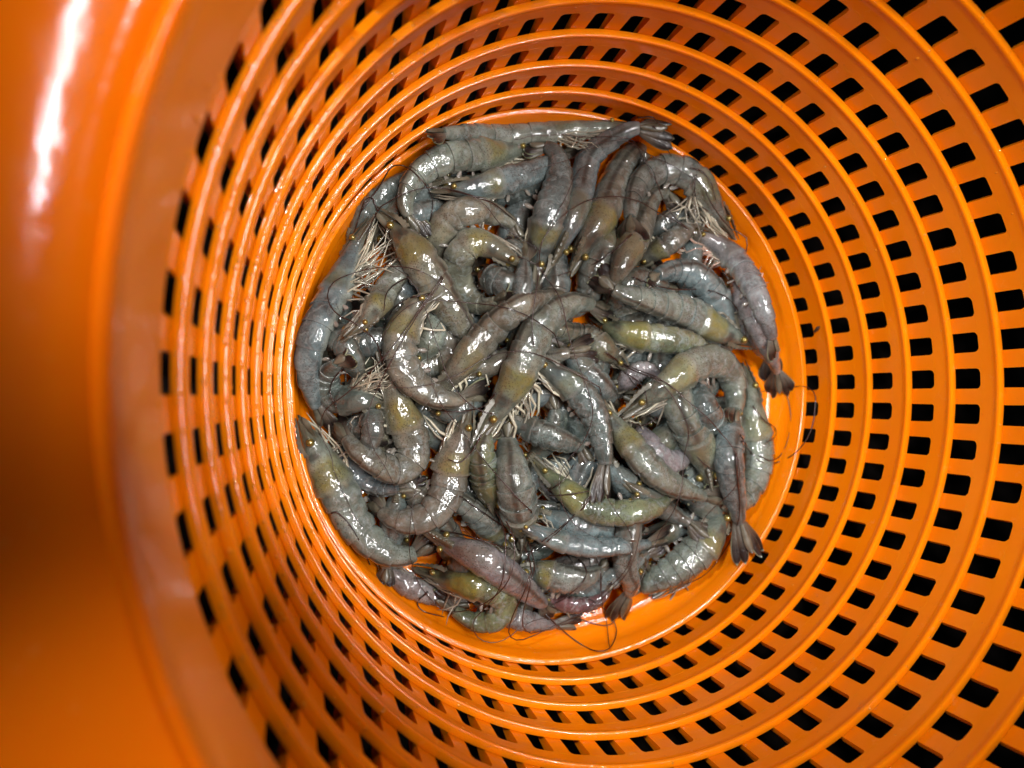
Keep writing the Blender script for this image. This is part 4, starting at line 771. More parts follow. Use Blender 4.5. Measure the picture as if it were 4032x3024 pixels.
  [(-1.149,-0.396,-0.124), (-1.154,-0.380,-0.130), (-1.111,-0.345,-0.128), (-1.064,-0.299,-0.114), (-1.025,-0.246,-0.090), (-0.993,-0.190,-0.061), (-0.966,-0.130,-0.036), (-0.945,-0.068,-0.021), (-0.930,-0.003,-0.015), (-0.922,0.062,-0.014), (-0.922,0.128,-0.014), (-0.929,0.194,-0.019), (-0.941,0.259,-0.036), (-0.959,0.324,-0.065), (-0.983,0.386,-0.100), (-1.016,0.445,-0.129), (-1.052,0.501,-0.145)],
  0.0698, 0.0503, 60, 'd', 0.3, -1, 0, 0.851),
 ('bluish grey shrimp deep in the gap right of the olive headed one at the left',
  [(-0.883,0.057,-0.026), (-0.887,0.119,-0.023), (-0.890,0.180,-0.021), (-0.888,0.242,-0.020), (-0.883,0.303,-0.019), (-0.874,0.365,-0.018), (-0.862,0.426,-0.018), (-0.845,0.487,-0.022), (-0.824,0.548,-0.034), (-0.797,0.610,-0.054), (-0.767,0.673,-0.076), (-0.732,0.734,-0.096), (-0.695,0.794,-0.112), (-0.655,0.852,-0.125), (-0.611,0.908,-0.135), (-0.563,0.961,-0.143), (-0.515,1.013,-0.148)],
  0.0844, 0.0703, 30, 'b', 0.3, -1, 0, 0.862),
 ('bluish grey shrimp deep in the gap below the topmost one',
  [(-0.640,-0.521,-0.140), (-0.623,-0.460,-0.117), (-0.608,-0.399,-0.084), (-0.587,-0.341,-0.050), (-0.559,-0.288,-0.029), (-0.520,-0.240,-0.030), (-0.473,-0.197,-0.044), (-0.420,-0.156,-0.060), (-0.364,-0.120,-0.070), (-0.308,-0.088,-0.067), (-0.252,-0.061,-0.054), (-0.194,-0.041,-0.038), (-0.130,-0.026,-0.033), (-0.056,-0.019,-0.048), (0.026,-0.019,-0.080), (0.111,-0.027,-0.112), (0.192,-0.039,-0.135)],
  0.0884, 0.0737, 30, 'b', 0.3, -1, 0, 0.865),
 ('mauve grey shrimp deep in the gap above the topmost one',
  [(0.133,-0.167,-0.141), (0.107,-0.099,-0.119), (0.076,-0.034,-0.091), (0.036,0.028,-0.063), (-0.011,0.084,-0.040), (-0.061,0.135,-0.025), (-0.113,0.178,-0.023), (-0.165,0.215,-0.034), (-0.220,0.243,-0.056), (-0.278,0.262,-0.077), (-0.343,0.270,-0.085), (-0.413,0.267,-0.078), (-0.482,0.254,-0.064), (-0.547,0.233,-0.056), (-0.604,0.205,-0.061), (-0.653,0.169,-0.078), (-0.701,0.132,-0.100)],
  0.0742, 0.0534, -60, 'p', 0.3, -1, 0, 0.843),
 ('dark grey shrimp deep in the gap below the dark one slanting right of centre',
  [(0.362,-0.698,-0.102), (0.296,-0.642,-0.067), (0.235,-0.588,-0.040), (0.188,-0.534,-0.028), (0.150,-0.481,-0.027), (0.116,-0.425,-0.027), (0.084,-0.368,-0.023), (0.056,-0.310,-0.020), (0.033,-0.251,-0.019), (0.014,-0.192,-0.018), (-0.001,-0.131,-0.017), (-0.013,-0.071,-0.015), (-0.021,-0.010,-0.016), (-0.021,0.052,-0.026), (-0.012,0.114,-0.049), (0.007,0.177,-0.082), (0.025,0.242,-0.114)],
  0.0906, 0.0755, -30, 'd', 0.3, -1, 0, 0.851),
 ('dark grey shrimp deep in the gap left of the head down barred one',
  [(0.222,-0.630,-0.020), (0.251,-0.580,-0.020), (0.282,-0.531,-0.020), (0.316,-0.483,-0.019), (0.354,-0.438,-0.019), (0.395,-0.395,-0.019), (0.442,-0.354,-0.021), (0.495,-0.317,-0.029), (0.555,-0.283,-0.043), (0.621,-0.252,-0.062), (0.691,-0.225,-0.080), (0.763,-0.201,-0.095), (0.837,-0.182,-0.108), (0.913,-0.167,-0.120), (0.991,-0.157,-0.132), (1.070,-0.153,-0.140), (1.147,-0.152,-0.146)],
  0.0944, 0.0787, 30, 'd', 0.3, -1, 0, 0.87),
 ('brownish grey shrimp deep in the gap below the bracket shaped one',
  [(-1.139,-0.074,-0.139), (-1.092,-0.039,-0.114), (-1.045,-0.004,-0.079), (-0.997,0.026,-0.045), (-0.945,0.053,-0.026), (-0.889,0.077,-0.022), (-0.830,0.098,-0.028), (-0.769,0.115,-0.033), (-0.707,0.129,-0.032), (-0.644,0.140,-0.032), (-0.577,0.147,-0.043), (-0.505,0.150,-0.067), (-0.430,0.150,-0.095), (-0.357,0.145,-0.114), (-0.289,0.135,-0.114), (-0.228,0.118,-0.094), (-0.172,0.100,-0.062)],
  0.0709, 0.0511, 60, 'n', 0.3, -1, 0, 0.865),
 ('brownish grey shrimp deep in the gap below the J shaped one',
  [(-0.517,-1.095,-0.151), (-0.541,-1.029,-0.143), (-0.567,-0.963,-0.130), (-0.596,-0.898,-0.114), (-0.626,-0.834,-0.099), (-0.656,-0.772,-0.088), (-0.687,-0.712,-0.078), (-0.720,-0.652,-0.066), (-0.755,-0.594,-0.050), (-0.790,-0.537,-0.034), (-0.826,-0.482,-0.025), (-0.861,-0.430,-0.025), (-0.896,-0.380,-0.034), (-0.932,-0.331,-0.042), (-0.970,-0.283,-0.043), (-1.011,-0.236,-0.037), (-1.051,-0.189,-0.031)],
  0.0852, 0.071, -30, 'n', 0.3, -1, 0, 0.852),
 ('dark grey shrimp deep in the gap left of the one with a yellow block',
  [(-0.769,-0.918,-0.138), (-0.711,-0.914,-0.115), (-0.654,-0.908,-0.087), (-0.596,-0.901,-0.067), (-0.534,-0.894,-0.066), (-0.469,-0.887,-0.077), (-0.402,-0.878,-0.091), (-0.337,-0.863,-0.101), (-0.273,-0.845,-0.106), (-0.211,-0.822,-0.111), (-0.150,-0.796,-0.115), (-0.089,-0.767,-0.120), (-0.030,-0.734,-0.125), (0.026,-0.697,-0.125), (0.075,-0.655,-0.115), (0.113,-0.607,-0.088), (0.145,-0.556,-0.049)],
  0.0749, 0.0539, 60, 'd', 0.3, -1, 0, 0.86),
 ('dark grey shrimp deep in the gap left of the dark olive one right of centre',
  [(0.136,-0.398,-0.026), (0.111,-0.338,-0.024), (0.087,-0.279,-0.022), (0.073,-0.218,-0.020), (0.066,-0.155,-0.018), (0.068,-0.093,-0.018), (0.079,-0.032,-0.023), (0.101,0.028,-0.034), (0.133,0.087,-0.049), (0.171,0.142,-0.059), (0.212,0.194,-0.057), (0.255,0.239,-0.045), (0.305,0.278,-0.034), (0.369,0.311,-0.039), (0.449,0.337,-0.064), (0.540,0.354,-0.098), (0.629,0.366,-0.126)],
  0.0915, 0.0763, 30, 'd', 0.3, -1, 0, 0.864),
 ('mauve grey shrimp deep in the gap left of the long yellow grey one',
  [(-0.260,-0.334,-0.123), (-0.240,-0.383,-0.090), (-0.219,-0.430,-0.057), (-0.188,-0.476,-0.039), (-0.144,-0.522,-0.042), (-0.091,-0.565,-0.056), (-0.036,-0.604,-0.065), (0.018,-0.636,-0.060), (0.072,-0.660,-0.046), (0.128,-0.679,-0.031), (0.189,-0.692,-0.024), (0.259,-0.702,-0.033), (0.339,-0.709,-0.057), (0.424,-0.710,-0.091), (0.508,-0.704,-0.120), (0.585,-0.687,-0.140), (0.656,-0.667,-0.149)],
  0.0758, 0.0546, 60, 'p', 0.3, -1, 0, 0.859),
 ('bluish grey shrimp deep in the gap below the dark olive one right of centre',
  [(0.343,-0.336,-0.105), (0.383,-0.283,-0.113), (0.419,-0.228,-0.112), (0.446,-0.171,-0.103), (0.466,-0.111,-0.089), (0.481,-0.051,-0.072), (0.492,0.011,-0.054), (0.499,0.072,-0.037), (0.504,0.135,-0.023), (0.510,0.197,-0.017), (0.518,0.261,-0.022), (0.529,0.326,-0.039), (0.541,0.392,-0.065), (0.552,0.460,-0.095), (0.556,0.527,-0.120), (0.550,0.592,-0.136), (0.538,0.657,-0.145)],
  0.0945, 0.0787, 30, 'b', 0.3, -1, 0, 0.854),
 ('dark grey shrimp deep in the gap left of the dark one in the top row',
  [(-0.097,0.261,-0.062), (-0.136,0.311,-0.079), (-0.175,0.361,-0.093), (-0.209,0.416,-0.096), (-0.239,0.474,-0.091), (-0.262,0.534,-0.084), (-0.276,0.596,-0.079), (-0.280,0.659,-0.079), (-0.275,0.724,-0.081), (-0.260,0.789,-0.086), (-0.235,0.853,-0.093), (-0.201,0.915,-0.101), (-0.157,0.973,-0.111), (-0.105,1.027,-0.122), (-0.045,1.075,-0.133), (0.023,1.113,-0.141), (0.091,1.148,-0.146)],
  0.0902, 0.0752, -30, 'd', 0.3, -1, 0, 0.861),
 ('dark grey shrimp deep in the gap above the one along the lower right wall',
  [(0.147,-0.768,-0.052), (0.206,-0.787,-0.041), (0.273,-0.808,-0.045), (0.350,-0.822,-0.063), (0.429,-0.826,-0.082), (0.504,-0.819,-0.094), (0.573,-0.801,-0.099), (0.636,-0.774,-0.101), (0.695,-0.738,-0.103), (0.748,-0.695,-0.107), (0.795,-0.646,-0.111), (0.835,-0.592,-0.117), (0.868,-0.533,-0.125), (0.894,-0.472,-0.133), (0.911,-0.409,-0.141), (0.918,-0.344,-0.147), (0.922,-0.278,-0.151)],
  0.0806, 0.058, 60, 'd', 0.3, -1, 0, 0.845),
 ('dark grey shrimp deep in the gap right of the letter C shrimp',
  [(-0.183,0.180,-0.020), (-0.158,0.224,-0.020), (-0.133,0.270,-0.021), (-0.112,0.317,-0.025), (-0.094,0.366,-0.030), (-0.078,0.416,-0.039), (-0.064,0.468,-0.050), (-0.054,0.521,-0.062), (-0.048,0.573,-0.073), (-0.047,0.626,-0.082), (-0.050,0.678,-0.091), (-0.056,0.730,-0.099), (-0.067,0.780,-0.105), (-0.083,0.829,-0.106), (-0.106,0.873,-0.098), (-0.137,0.913,-0.080), (-0.169,0.952,-0.059)],
  0.093, 0.0775, 25, 'd', 0.2, -0.5, 0, 0.852),
 ('dark grey shrimp deep in the gap below the brown banded one by the centre',
  [(-0.916,-0.142,-0.022), (-0.874,-0.121,-0.021), (-0.831,-0.101,-0.021), (-0.788,-0.079,-0.022), (-0.744,-0.057,-0.025), (-0.701,-0.034,-0.028), (-0.657,-0.011,-0.030), (-0.614,0.013,-0.029), (-0.572,0.037,-0.026), (-0.530,0.062,-0.023), (-0.486,0.088,-0.025), (-0.441,0.115,-0.032), (-0.395,0.142,-0.041), (-0.350,0.170,-0.045), (-0.308,0.198,-0.041), (-0.268,0.227,-0.031), (-0.228,0.256,-0.021)],
  0.0737, 0.0531, 70, 'd', 0.2, -0.5, 0, 0.864),
 ('brownish grey shrimp deep in the gap right of the bracket shaped one',
  [(-0.525,-0.116,-0.119), (-0.553,-0.067,-0.085), (-0.580,-0.019,-0.050), (-0.603,0.029,-0.025), (-0.620,0.077,-0.014), (-0.634,0.125,-0.013), (-0.644,0.173,-0.019), (-0.652,0.223,-0.032), (-0.657,0.273,-0.051), (-0.660,0.324,-0.070), (-0.663,0.375,-0.087), (-0.665,0.427,-0.100), (-0.666,0.479,-0.111), (-0.666,0.531,-0.122), (-0.665,0.584,-0.133), (-0.662,0.636,-0.141), (-0.660,0.689,-0.147)],
  0.0892, 0.0743, -25, 'n', 0.2, -0.5, 0, 0.856),
 ('dark grey shrimp deep in the gap below the right one of the central pair',
  [(-0.713,-0.336,-0.144), (-0.685,-0.372,-0.125), (-0.658,-0.406,-0.100), (-0.627,-0.437,-0.078), (-0.591,-0.467,-0.068), (-0.551,-0.496,-0.067), (-0.509,-0.521,-0.063), (-0.466,-0.543,-0.053), (-0.423,-0.561,-0.043), (-0.375,-0.577,-0.041), (-0.323,-0.591,-0.048), (-0.269,-0.602,-0.058), (-0.217,-0.607,-0.058), (-0.169,-0.607,-0.046), (-0.123,-0.602,-0.030), (-0.075,-0.594,-0.019), (-0.025,-0.585,-0.016)],
  0.075, 0.054, 70, 'd', 0.2, -0.5, 0, 0.86),
 ('bluish grey shrimp deep in the gap above the long yellow grey one',
  [(-0.032,-0.844,-0.064), (-0.038,-0.794,-0.066), (-0.048,-0.742,-0.056), (-0.055,-0.689,-0.040), (-0.056,-0.637,-0.026), (-0.051,-0.588,-0.019), (-0.039,-0.540,-0.017), (-0.021,-0.494,-0.017), (0.000,-0.449,-0.016), (0.026,-0.407,-0.016), (0.058,-0.367,-0.019), (0.097,-0.330,-0.031), (0.147,-0.298,-0.055), (0.204,-0.269,-0.087), (0.264,-0.243,-0.115), (0.325,-0.222,-0.134), (0.382,-0.201,-0.144)],
  0.093, 0.0775, 25, 'b', 0.2, -0.5, 0, 0.863),
 ('bluish grey shrimp deep in the gap below the narrow straight one near the bottom',
  [(-0.263,-1.155,-0.154), (-0.216,-1.145,-0.149), (-0.170,-1.133,-0.139), (-0.125,-1.120,-0.128), (-0.081,-1.104,-0.115), (-0.038,-1.087,-0.101), (0.003,-1.068,-0.083), (0.041,-1.046,-0.060), (0.079,-1.023,-0.038), (0.119,-1.001,-0.023), (0.163,-0.981,-0.016), (0.209,-0.961,-0.017), (0.259,-0.941,-0.024), (0.310,-0.922,-0.037), (0.360,-0.900,-0.046), (0.405,-0.875,-0.047), (0.445,-0.846,-0.039)],
  0.0784, 0.0564, 70, 'b', 0.2, -0.5, 0, 0.861),
 ('bluish grey shrimp deep in the gap left of the upright one at the lower right',
  [(0.921,-0.792,-0.124), (0.910,-0.805,-0.110), (0.847,-0.773,-0.085), (0.783,-0.735,-0.054), (0.729,-0.695,-0.032), (0.688,-0.657,-0.027), (0.661,-0.618,-0.036), (0.640,-0.579,-0.050), (0.619,-0.537,-0.059), (0.597,-0.492,-0.058), (0.572,-0.445,-0.046), (0.549,-0.396,-0.030), (0.532,-0.348,-0.018), (0.524,-0.301,-0.017), (0.529,-0.255,-0.032), (0.547,-0.209,-0.061), (0.569,-0.163,-0.096)],
  0.0978, 0.0815, -25, 'b', 0.2, -0.5, 0, 0.845),
 ('dark grey shrimp deep in the gap left of the hooked one at the upper left',
  [(-0.999,0.691,-0.150), (-0.971,0.729,-0.141), (-0.943,0.766,-0.126), (-0.914,0.800,-0.109), (-0.884,0.833,-0.093), (-0.851,0.867,-0.082), (-0.816,0.900,-0.078), (-0.778,0.933,-0.079), (-0.738,0.965,-0.082), (-0.696,0.996,-0.087), (-0.653,1.025,-0.094), (-0.607,1.053,-0.102), (-0.559,1.079,-0.111), (-0.511,1.103,-0.120), (-0.461,1.124,-0.127), (-0.411,1.143,-0.132), (-0.362,1.160,-0.135)],
  0.0885, 0.0738, 25, 'd', 0.2, -0.5, 0, 0.863),
 ('dark grey shrimp deep in the gap below the one with the white leg fan',
  [(-1.215,-0.000,-0.097), (-1.215,0.034,-0.108), (-1.213,0.072,-0.117), (-1.210,0.114,-0.120), (-1.199,0.160,-0.117), (-1.175,0.206,-0.114), (-1.156,0.255,-0.111), (-1.140,0.305,-0.111), (-1.129,0.356,-0.112), (-1.122,0.409,-0.115), (-1.119,0.461,-0.117), (-1.105,0.506,-0.115), (-1.087,0.543,-0.106), (-1.071,0.574,-0.087), (-1.057,0.600,-0.063), (-1.045,0.620,-0.039), (-1.034,0.639,-0.022)],
  0.0717, 0.0516, 70, 'd', 0.2, -0.5, 0, 0.852),
 ('dark grey shrimp deep in the gap above the dark C shaped one at the left',
  [(-1.191,0.240,-0.020), (-1.193,0.232,-0.023), (-1.194,0.223,-0.025), (-1.196,0.217,-0.025), (-1.196,0.212,-0.023), (-1.174,0.206,-0.022), (-1.125,0.198,-0.023), (-1.076,0.193,-0.024), (-1.027,0.191,-0.023), (-0.977,0.192,-0.020), (-0.926,0.195,-0.020), (-0.875,0.202,-0.025), (-0.822,0.212,-0.032), (-0.771,0.225,-0.034), (-0.722,0.241,-0.029), (-0.674,0.261,-0.022), (-0.626,0.282,-0.017)],
  0.0851, 0.0709, 25, 'd', 0.2, -0.5, 0, 0.864),
 ('dark grey shrimp deep in the gap below the olive headed one stretched to the right',
  [(0.178,-0.209,-0.154), (0.207,-0.169,-0.148), (0.233,-0.128,-0.138), (0.257,-0.087,-0.127), (0.281,-0.045,-0.115), (0.304,-0.003,-0.104), (0.325,0.040,-0.092), (0.343,0.083,-0.075), (0.357,0.125,-0.053), (0.372,0.168,-0.034), (0.389,0.212,-0.021), (0.410,0.256,-0.016), (0.433,0.301,-0.017), (0.456,0.347,-0.022), (0.482,0.394,-0.031), (0.508,0.442,-0.043), (0.534,0.490,-0.054)],
  0.0804, 0.0579, 70, 'd', 0.2, -0.5, 0, 0.859),
 ('dark grey shrimp deep in the gap left of the half buried one facing left',
  [(-0.701,0.992,-0.020), (-0.687,1.002,-0.019), (-0.671,1.013,-0.018), (-0.647,1.020,-0.019), (-0.601,1.005,-0.024), (-0.552,0.994,-0.035), (-0.501,0.987,-0.050), (-0.447,0.984,-0.064), (-0.394,0.982,-0.072), (-0.343,0.982,-0.071), (-0.294,0.985,-0.063), (-0.245,0.990,-0.053), (-0.195,1.002,-0.048), (-0.141,1.021,-0.055), (-0.084,1.047,-0.072), (-0.028,1.079,-0.090), (0.026,1.112,-0.105)],
  0.0908, 0.0757, 25, 'd', 0.2, -0.5, 0, 0.866),
 ('dark grey shrimp deep in the gap below the one along the lower right wall',
  [(0.385,-1.153,-0.107), (0.424,-1.139,-0.111), (0.464,-1.123,-0.113), (0.504,-1.106,-0.112), (0.544,-1.086,-0.109), (0.585,-1.065,-0.105), (0.623,-1.035,-0.103), (0.660,-1.002,-0.102), (0.699,-0.969,-0.103), (0.738,-0.937,-0.103), (0.776,-0.903,-0.100), (0.812,-0.869,-0.092), (0.848,-0.836,-0.084), (0.891,-0.805,-0.086), (0.937,-0.773,-0.097), (0.970,-0.731,-0.111), (1.000,-0.689,-0.121)],
  0.083, 0.0597, 70, 'd', 0.2, -0.5, 0, 0.865),
]
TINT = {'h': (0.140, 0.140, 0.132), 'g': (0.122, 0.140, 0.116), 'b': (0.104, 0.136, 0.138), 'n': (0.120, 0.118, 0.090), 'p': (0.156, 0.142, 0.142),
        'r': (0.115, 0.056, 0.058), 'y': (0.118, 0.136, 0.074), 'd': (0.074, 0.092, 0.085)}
KS = [0, .03, .085, .13, .18, .25, .33, .38, .45, .55, .65, .75, .82, .865, .88, 1]
KH = [.03, .08, .24, .39, .53, .76, .95, 1, .97, .92, .82, .70, .56, .43, .34, .2]
SEG = [.385, .455, .535, .615, .690, .760, .865]
# ring stations along the body
STN = []
for v_ in np.linspace(.03, .37, 20):
    STN.append((v_, 0, 0.0))
for g_ in range(6):
    for u_ in (0.0, 0.12, 0.3, 0.5, 0.7, 0.88, 0.985):
        STN.append((SEG[g_] + (SEG[g_ + 1] - SEG[g_]) * u_, g_ + 1, u_))
STN.append((.870, 7, 0.0))
NS = 26


def catmull(P, n):
    P = np.asarray(P, float)
    Q = np.vstack([2 * P[0] - P[1], P, 2 * P[-1] - P[-2]])
    out = []
    for i in range(1, len(Q) - 2):
        t = np.linspace(0, 1, 10, endpoint=False)[:, None]
        a, b, c_, d = Q[i - 1:i + 3]
        out.append(.5 * (2 * b + (c_ - a) * t + (2 * a - 5 * b + 4 * c_ - d) * t * t + (3 * b - a - 3 * c_ + d) * t ** 3))
    out.append(P[-1:])
    D = np.vstack(out)
    l = np.r_[0, np.cumsum(np.linalg.norm(np.diff(D, axis=0), axis=1))]
    u = np.linspace(0, l[-1], n)
    return np.stack([np.interp(u, l, D[:, k]) for k in range(3)], 1), l[-1]


def unit(v):
    return v / (np.linalg.norm(v) + 1e-9)


class Frame:
    def __init__(self, P, roll, ft):
        self.ft = ft
        self.D, self.L = catmull(P, 121)
        T_ = np.gradient(self.D, axis=0)
        # smooth tangents a little
        k = np.ones(7) / 7
        T_ = np.stack([np.convolve(np.pad(T_[:, i], 3, mode='edge'), k, 'valid') for i in range(3)], 1)
        self.T = T_ / np.linalg.norm(T_, axis=1)[:, None]
        self.roll = roll

    def at(self, s, rollscale=1.0):
        s = s / .865 * self.ft if s < .865 else self.ft + (s - .865) / .135 * (1 - self.ft)
        x = np.clip(s, 0, 1) * 120
        i = int(min(119, math.floor(x)))
        f = x - i
        c_ = self.D[i] * (1 - f) + self.D[i + 1] * f
        t = unit(self.T[i] * (1 - f) + self.T[i + 1] * f)
        up = np.array([0, 0, 1.0])
        u = unit(up - t * (up @ t))
        left = np.cross(u, t)
        m = self.roll * rollscale
        d = math.cos(m) * u + math.sin(m) * left
        return c_, t, d, np.cross(t, d)


def tube(pts, radii, ns, mat, name, parent, org):
    pts = np.asarray(pts, float)
    n = len(pts)
    V, F = [], []
    Tn = np.gradient(pts, axis=0)
    for i in range(n):
        t = unit(Tn[i])
        a = np.cross(t, [0, 0, 1.0])
        a = unit(a if np.linalg.norm(a) > 1e-3 else np.cross(t, [1.0, 0, 0]))
        b = np.cross(t, a)
        for j in range(ns):
            q = 2 * PI * j / ns
            V.append(pts[i] + radii[i] * (a * math.cos(q) + b * math.sin(q)) - org)
    for i in range(n - 1):
        for j in range(ns):
            j2 = (j + 1) % ns
            F.append((i * ns + j, i * ns + j2, (i + 1) * ns + j2, (i + 1) * ns + j))
    F.append(tuple(range(ns))[::-1])
    F.append(tuple((n - 1) * ns + j for j in range(ns)))
    return link(name, V, F, mat, parent)


def blade(base, dr, nrm, length, width, thick, mat, name, parent, org, bend=0.0, sharp_tip=0.5, color=None, nu=10, nv=6):
    dr, nrm = unit(dr), unit(nrm)
    nrm = unit(nrm - dr * (nrm @ dr))
    sd = np.cross(dr, nrm)
    V, F, al, la = [], [], [], []
    for side in (1, -1):
        for i in range(nu + 1):
            u = i / nu
            w = width * 0.5 * (0.30 + 0.70 * min(1, u / 0.55) ** 0.8) * (1 - max(0, (u - 0.62) / 0.38) ** (2 + 2 * sharp_tip)) ** 0.6
            w = max(w, width * 0.02)
            for j in range(nv + 1):
                v = -1 + 2 * j / nv
                th = thick * 0.5 * (1 - 0.8 * v * v) * (1 - 0.5 * u)
                p_ = base + dr * length * u + sd * w * v + nrm * (side * th - bend * length * u * u + 0.10 * width * (1 - v * v))
                V.append(p_ - org)
                al.append(u)
                la.append(abs(v))
    m = (nu + 1) * (nv + 1)
    idx = lambda s_, i, j: s_ * m + i * (nv + 1) + j
    for i in range(nu):
        for j in range(nv):
            F.append((idx(0, i, j), idx(0, i, j + 1), idx(0, i + 1, j + 1), idx(0, i + 1, j)))
            F.append((idx(1, i, j), idx(1, i + 1, j), idx(1, i + 1, j + 1), idx(1, i, j + 1)))
        for j in (0, nv):
            q = (idx(0, i, j), idx(0, i + 1, j), idx(1, i + 1, j), idx(1, i, j))
            F.append(q if j == 0 else q[::-1])
    for i in (0, nu):
        for j in range(nv):
            F.append((idx(0, i, j), idx(1, i, j), idx(1, i, j + 1), idx(0, i, j + 1)))
    o = link(name, V, F, mat, parent, attrs={'along': al, 'lat': la})
    if color:
        o.color = color
    return o


def ball_mesh(name, mat, nu=14, nv=9):
    V, F = [(0, 0, 1)], []
    for i in range(1, nv):
        t = PI * i / nv
        for j in range(nu):
            q = 2 * PI * j / nu
            V.append((math.sin(t) * math.cos(q), math.sin(t) * math.sin(q), math.cos(t)))
    V.append((0, 0, -1))
    for j in range(nu):
        F.append((0, 1 + j, 1 + (j + 1) % nu))
        F.append((len(V) - 1, len(V) - 1 - nu + (j + 1) % nu, len(V) - 1 - nu + j))
    for i in range(nv - 2):
        for j in range(nu):
            a, b = 1 + i * nu + j, 1 + i * nu + (j + 1) % nu
            F.append((a, a + nu, b + nu, b))
    me = bpy.data.meshes.new(name)
    me.from_pydata(V, [], F)
    me.polygons.foreach_set('use_smooth', [True] * len(me.polygons))
    me.materials.append(mat)
    return me


EYE = ball_mesh('eye', m_eye)
GN = 170
GRID = np.full((GN, GN), FLOOR)
GX = lambda x: int(np.clip((x + 1.6) / 3.2 * GN, 0, GN - 1))


def height(x, y):
    return GRID[GX(x), GX(y)]


ALL = []
for idx_, (label, spine, hh, ll, roll_deg, tint, olive, layer, legs, tail_at) in enumerate(SHRIMP):
    rng = random.Random(100 + idx_)
    fr = Frame(spine, math.radians(roll_deg), tail_at)
    org = np.array([fr.D[:, 0].mean(), fr.D[:, 1].mean(), fr.D[:, 2].min() - ll * 0.9])
    root = empty('shrimp', tuple(org), label, 'shrimp', 'raw shrimp heaped in the basket')
    V, al, do, jo = [], [], [], []
    n1, n2 = rng.uniform(0, 9), rng.uniform(0, 9)
    for s_, seg, u_ in STN:
        c_, t, d, b = fr.at(s_, 1.0 if s_ < .5 else 1.0 - 0.6 * (s_ - .5) / .37)
        k = float(np.interp(s_, KS, KH))
        H_, W_ = hh * k, ll * k
        if seg == 0:
            W_ *= 0.96 + 0.10 * math.sin((s_ - .03) / .34 * PI)
            e = 1 + .06 * max(0.0, (s_ - .28) / .09) ** 2
            H_ *= e
            W_ *= e
        elif seg < 7:
            e = 0.93 + 0.105 * u_ + 0.03 * math.sin(PI * u_)
            H_ *= e
            W_ *= e
        j_ = 1.0 if (seg > 0 and u_ > 0.95) or (seg == 0 and s_ > .365) else 0.0
        for j in range(NS):
            q = 2 * PI * j / NS
            cq, sq = math.cos(q), math.sin(q)
            vent = max(0.0, -cq)
            hx = H_ * (1.0 - (0.16 if seg else 0.06) * vent)
            wx = W_ * (1.0 - 0.28 * vent ** 2) * (1 + 0.05 * abs(sq))
            if 0 < seg < 6:      # pleura: side plates bulge at their lower edge, one lobe per ring
                lobe = math.exp(-((abs(q - PI) - 0.85) / 0.35) ** 2)
                wx *= 1 + 0.16 * lobe * math.sin(PI * min(1, u_ * 1.05))
                hx *= 1 + 0.10 * lobe * math.sin(PI * u_)
            wob = 1 + 0.012 * math.sin(s_ * 60 + q * 3 + n1) + 0.010 * math.sin(s_ * 33 - q * 2 + n2)
            V.append(c_ + d * hx * cq * wob + b * wx * sq * wob - org)
            al.append(s_); do.append(0.5 + 0.5 * cq); jo.append(j_)
    F = []
    nr = len(STN)
    for i in range(nr - 1):
        for j in range(NS):
            j2 = (j + 1) % NS
            F.append((i * NS + j, i * NS + j2, (i + 1) * NS + j2, (i + 1) * NS + j))
    F.append(tuple(range(NS))[::-1])
    F.append(tuple((nr - 1) * NS + j for j in range(NS)))
    body = link('body', V, F, m_shell, root, True, 42, {'along': al, 'dors': do, 'joint': jo})
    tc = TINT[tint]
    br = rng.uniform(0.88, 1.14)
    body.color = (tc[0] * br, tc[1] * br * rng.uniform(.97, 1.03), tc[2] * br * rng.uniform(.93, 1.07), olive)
    for v in V[::2]:
        p_ = v + org
        GRID[GX(p_[0]), GX(p_[1])] = max(GRID[GX(p_[0]), GX(p_[1])], p_[2])

    hemc = rng.uniform(0.25, 1.0)
    # tail fan: telson and four uropods
    c_, t, d, b = fr.at(.865, .40)
    te, _, _, _ = fr.at(.995)
    dt = unit(te - c_) * 0.8 + t * 0.2
    tl = np.linalg.norm(te - c_)
    wt = hh * 1.3
    tl = min(tl * 1.03, hh * 3.4)
    spread = rng.uniform(0.75, 1.5)
    blade(c_ + d * hh * .16, dt + d * .05, d, tl * .74, wt * .42, .020, m_scale, 'telson', root, org, 0.05, 0.2)
    for sgn in (-1, 1):
        for m_, (ang, ln, wd) in enumerate(((.13, .97, .52), (.30, 1.0, .56))):
            ang *= spread
            dd = dt * math.cos(ang) + b * sgn * math.sin(ang)
            blade(c_ + b * sgn * hh * .16 - d * hh * (.02 + .10 * m_), dd - d * 0.04 * m_, d + b * sgn * .35, tl * ln * rng.uniform(.94, 1.03), wt * wd, .014,
                  m_tail, 'uropod', root, org, rng.uniform(-.02, .10), 0.1, (1, 1, 1, hemc))
    # rostrum: toothed blade over the eyes
    a0, t0, d0, b0 = fr.at(.21)
    h0 = hh * float(np.interp(.21, KS, KH))
    tip, tt, dd0, _ = fr.at(.0)
    tip = tip + dd0 * hh * .12
    st = a0 + d0 * h0 * .98
    top, bot = [], []
    for i in range(17):
        f = i / 16
        p_ = st * (1 - f) + tip * f + d0 * hh * 0.20 * math.sin(PI * min(1, f * 1.1)) * (1 - f)
        tooth = (hh * .07 if i % 2 and i < 14 else 0)
        top.append(p_ + d0 * (hh * .07 * (1 - f) + tooth))
        bot.append(p_ - d0 * hh * .10 * (1 - f * .7))
    V = []
    for sg in (1, -1):
        for i in range(17):
            w_ = .016 * (1 - i / 17) + .003
            V.append(top[i] + b0 * sg * w_ * .3 - org)
            V.append(bot[i] + b0 * sg * w_ - org)
    F = []
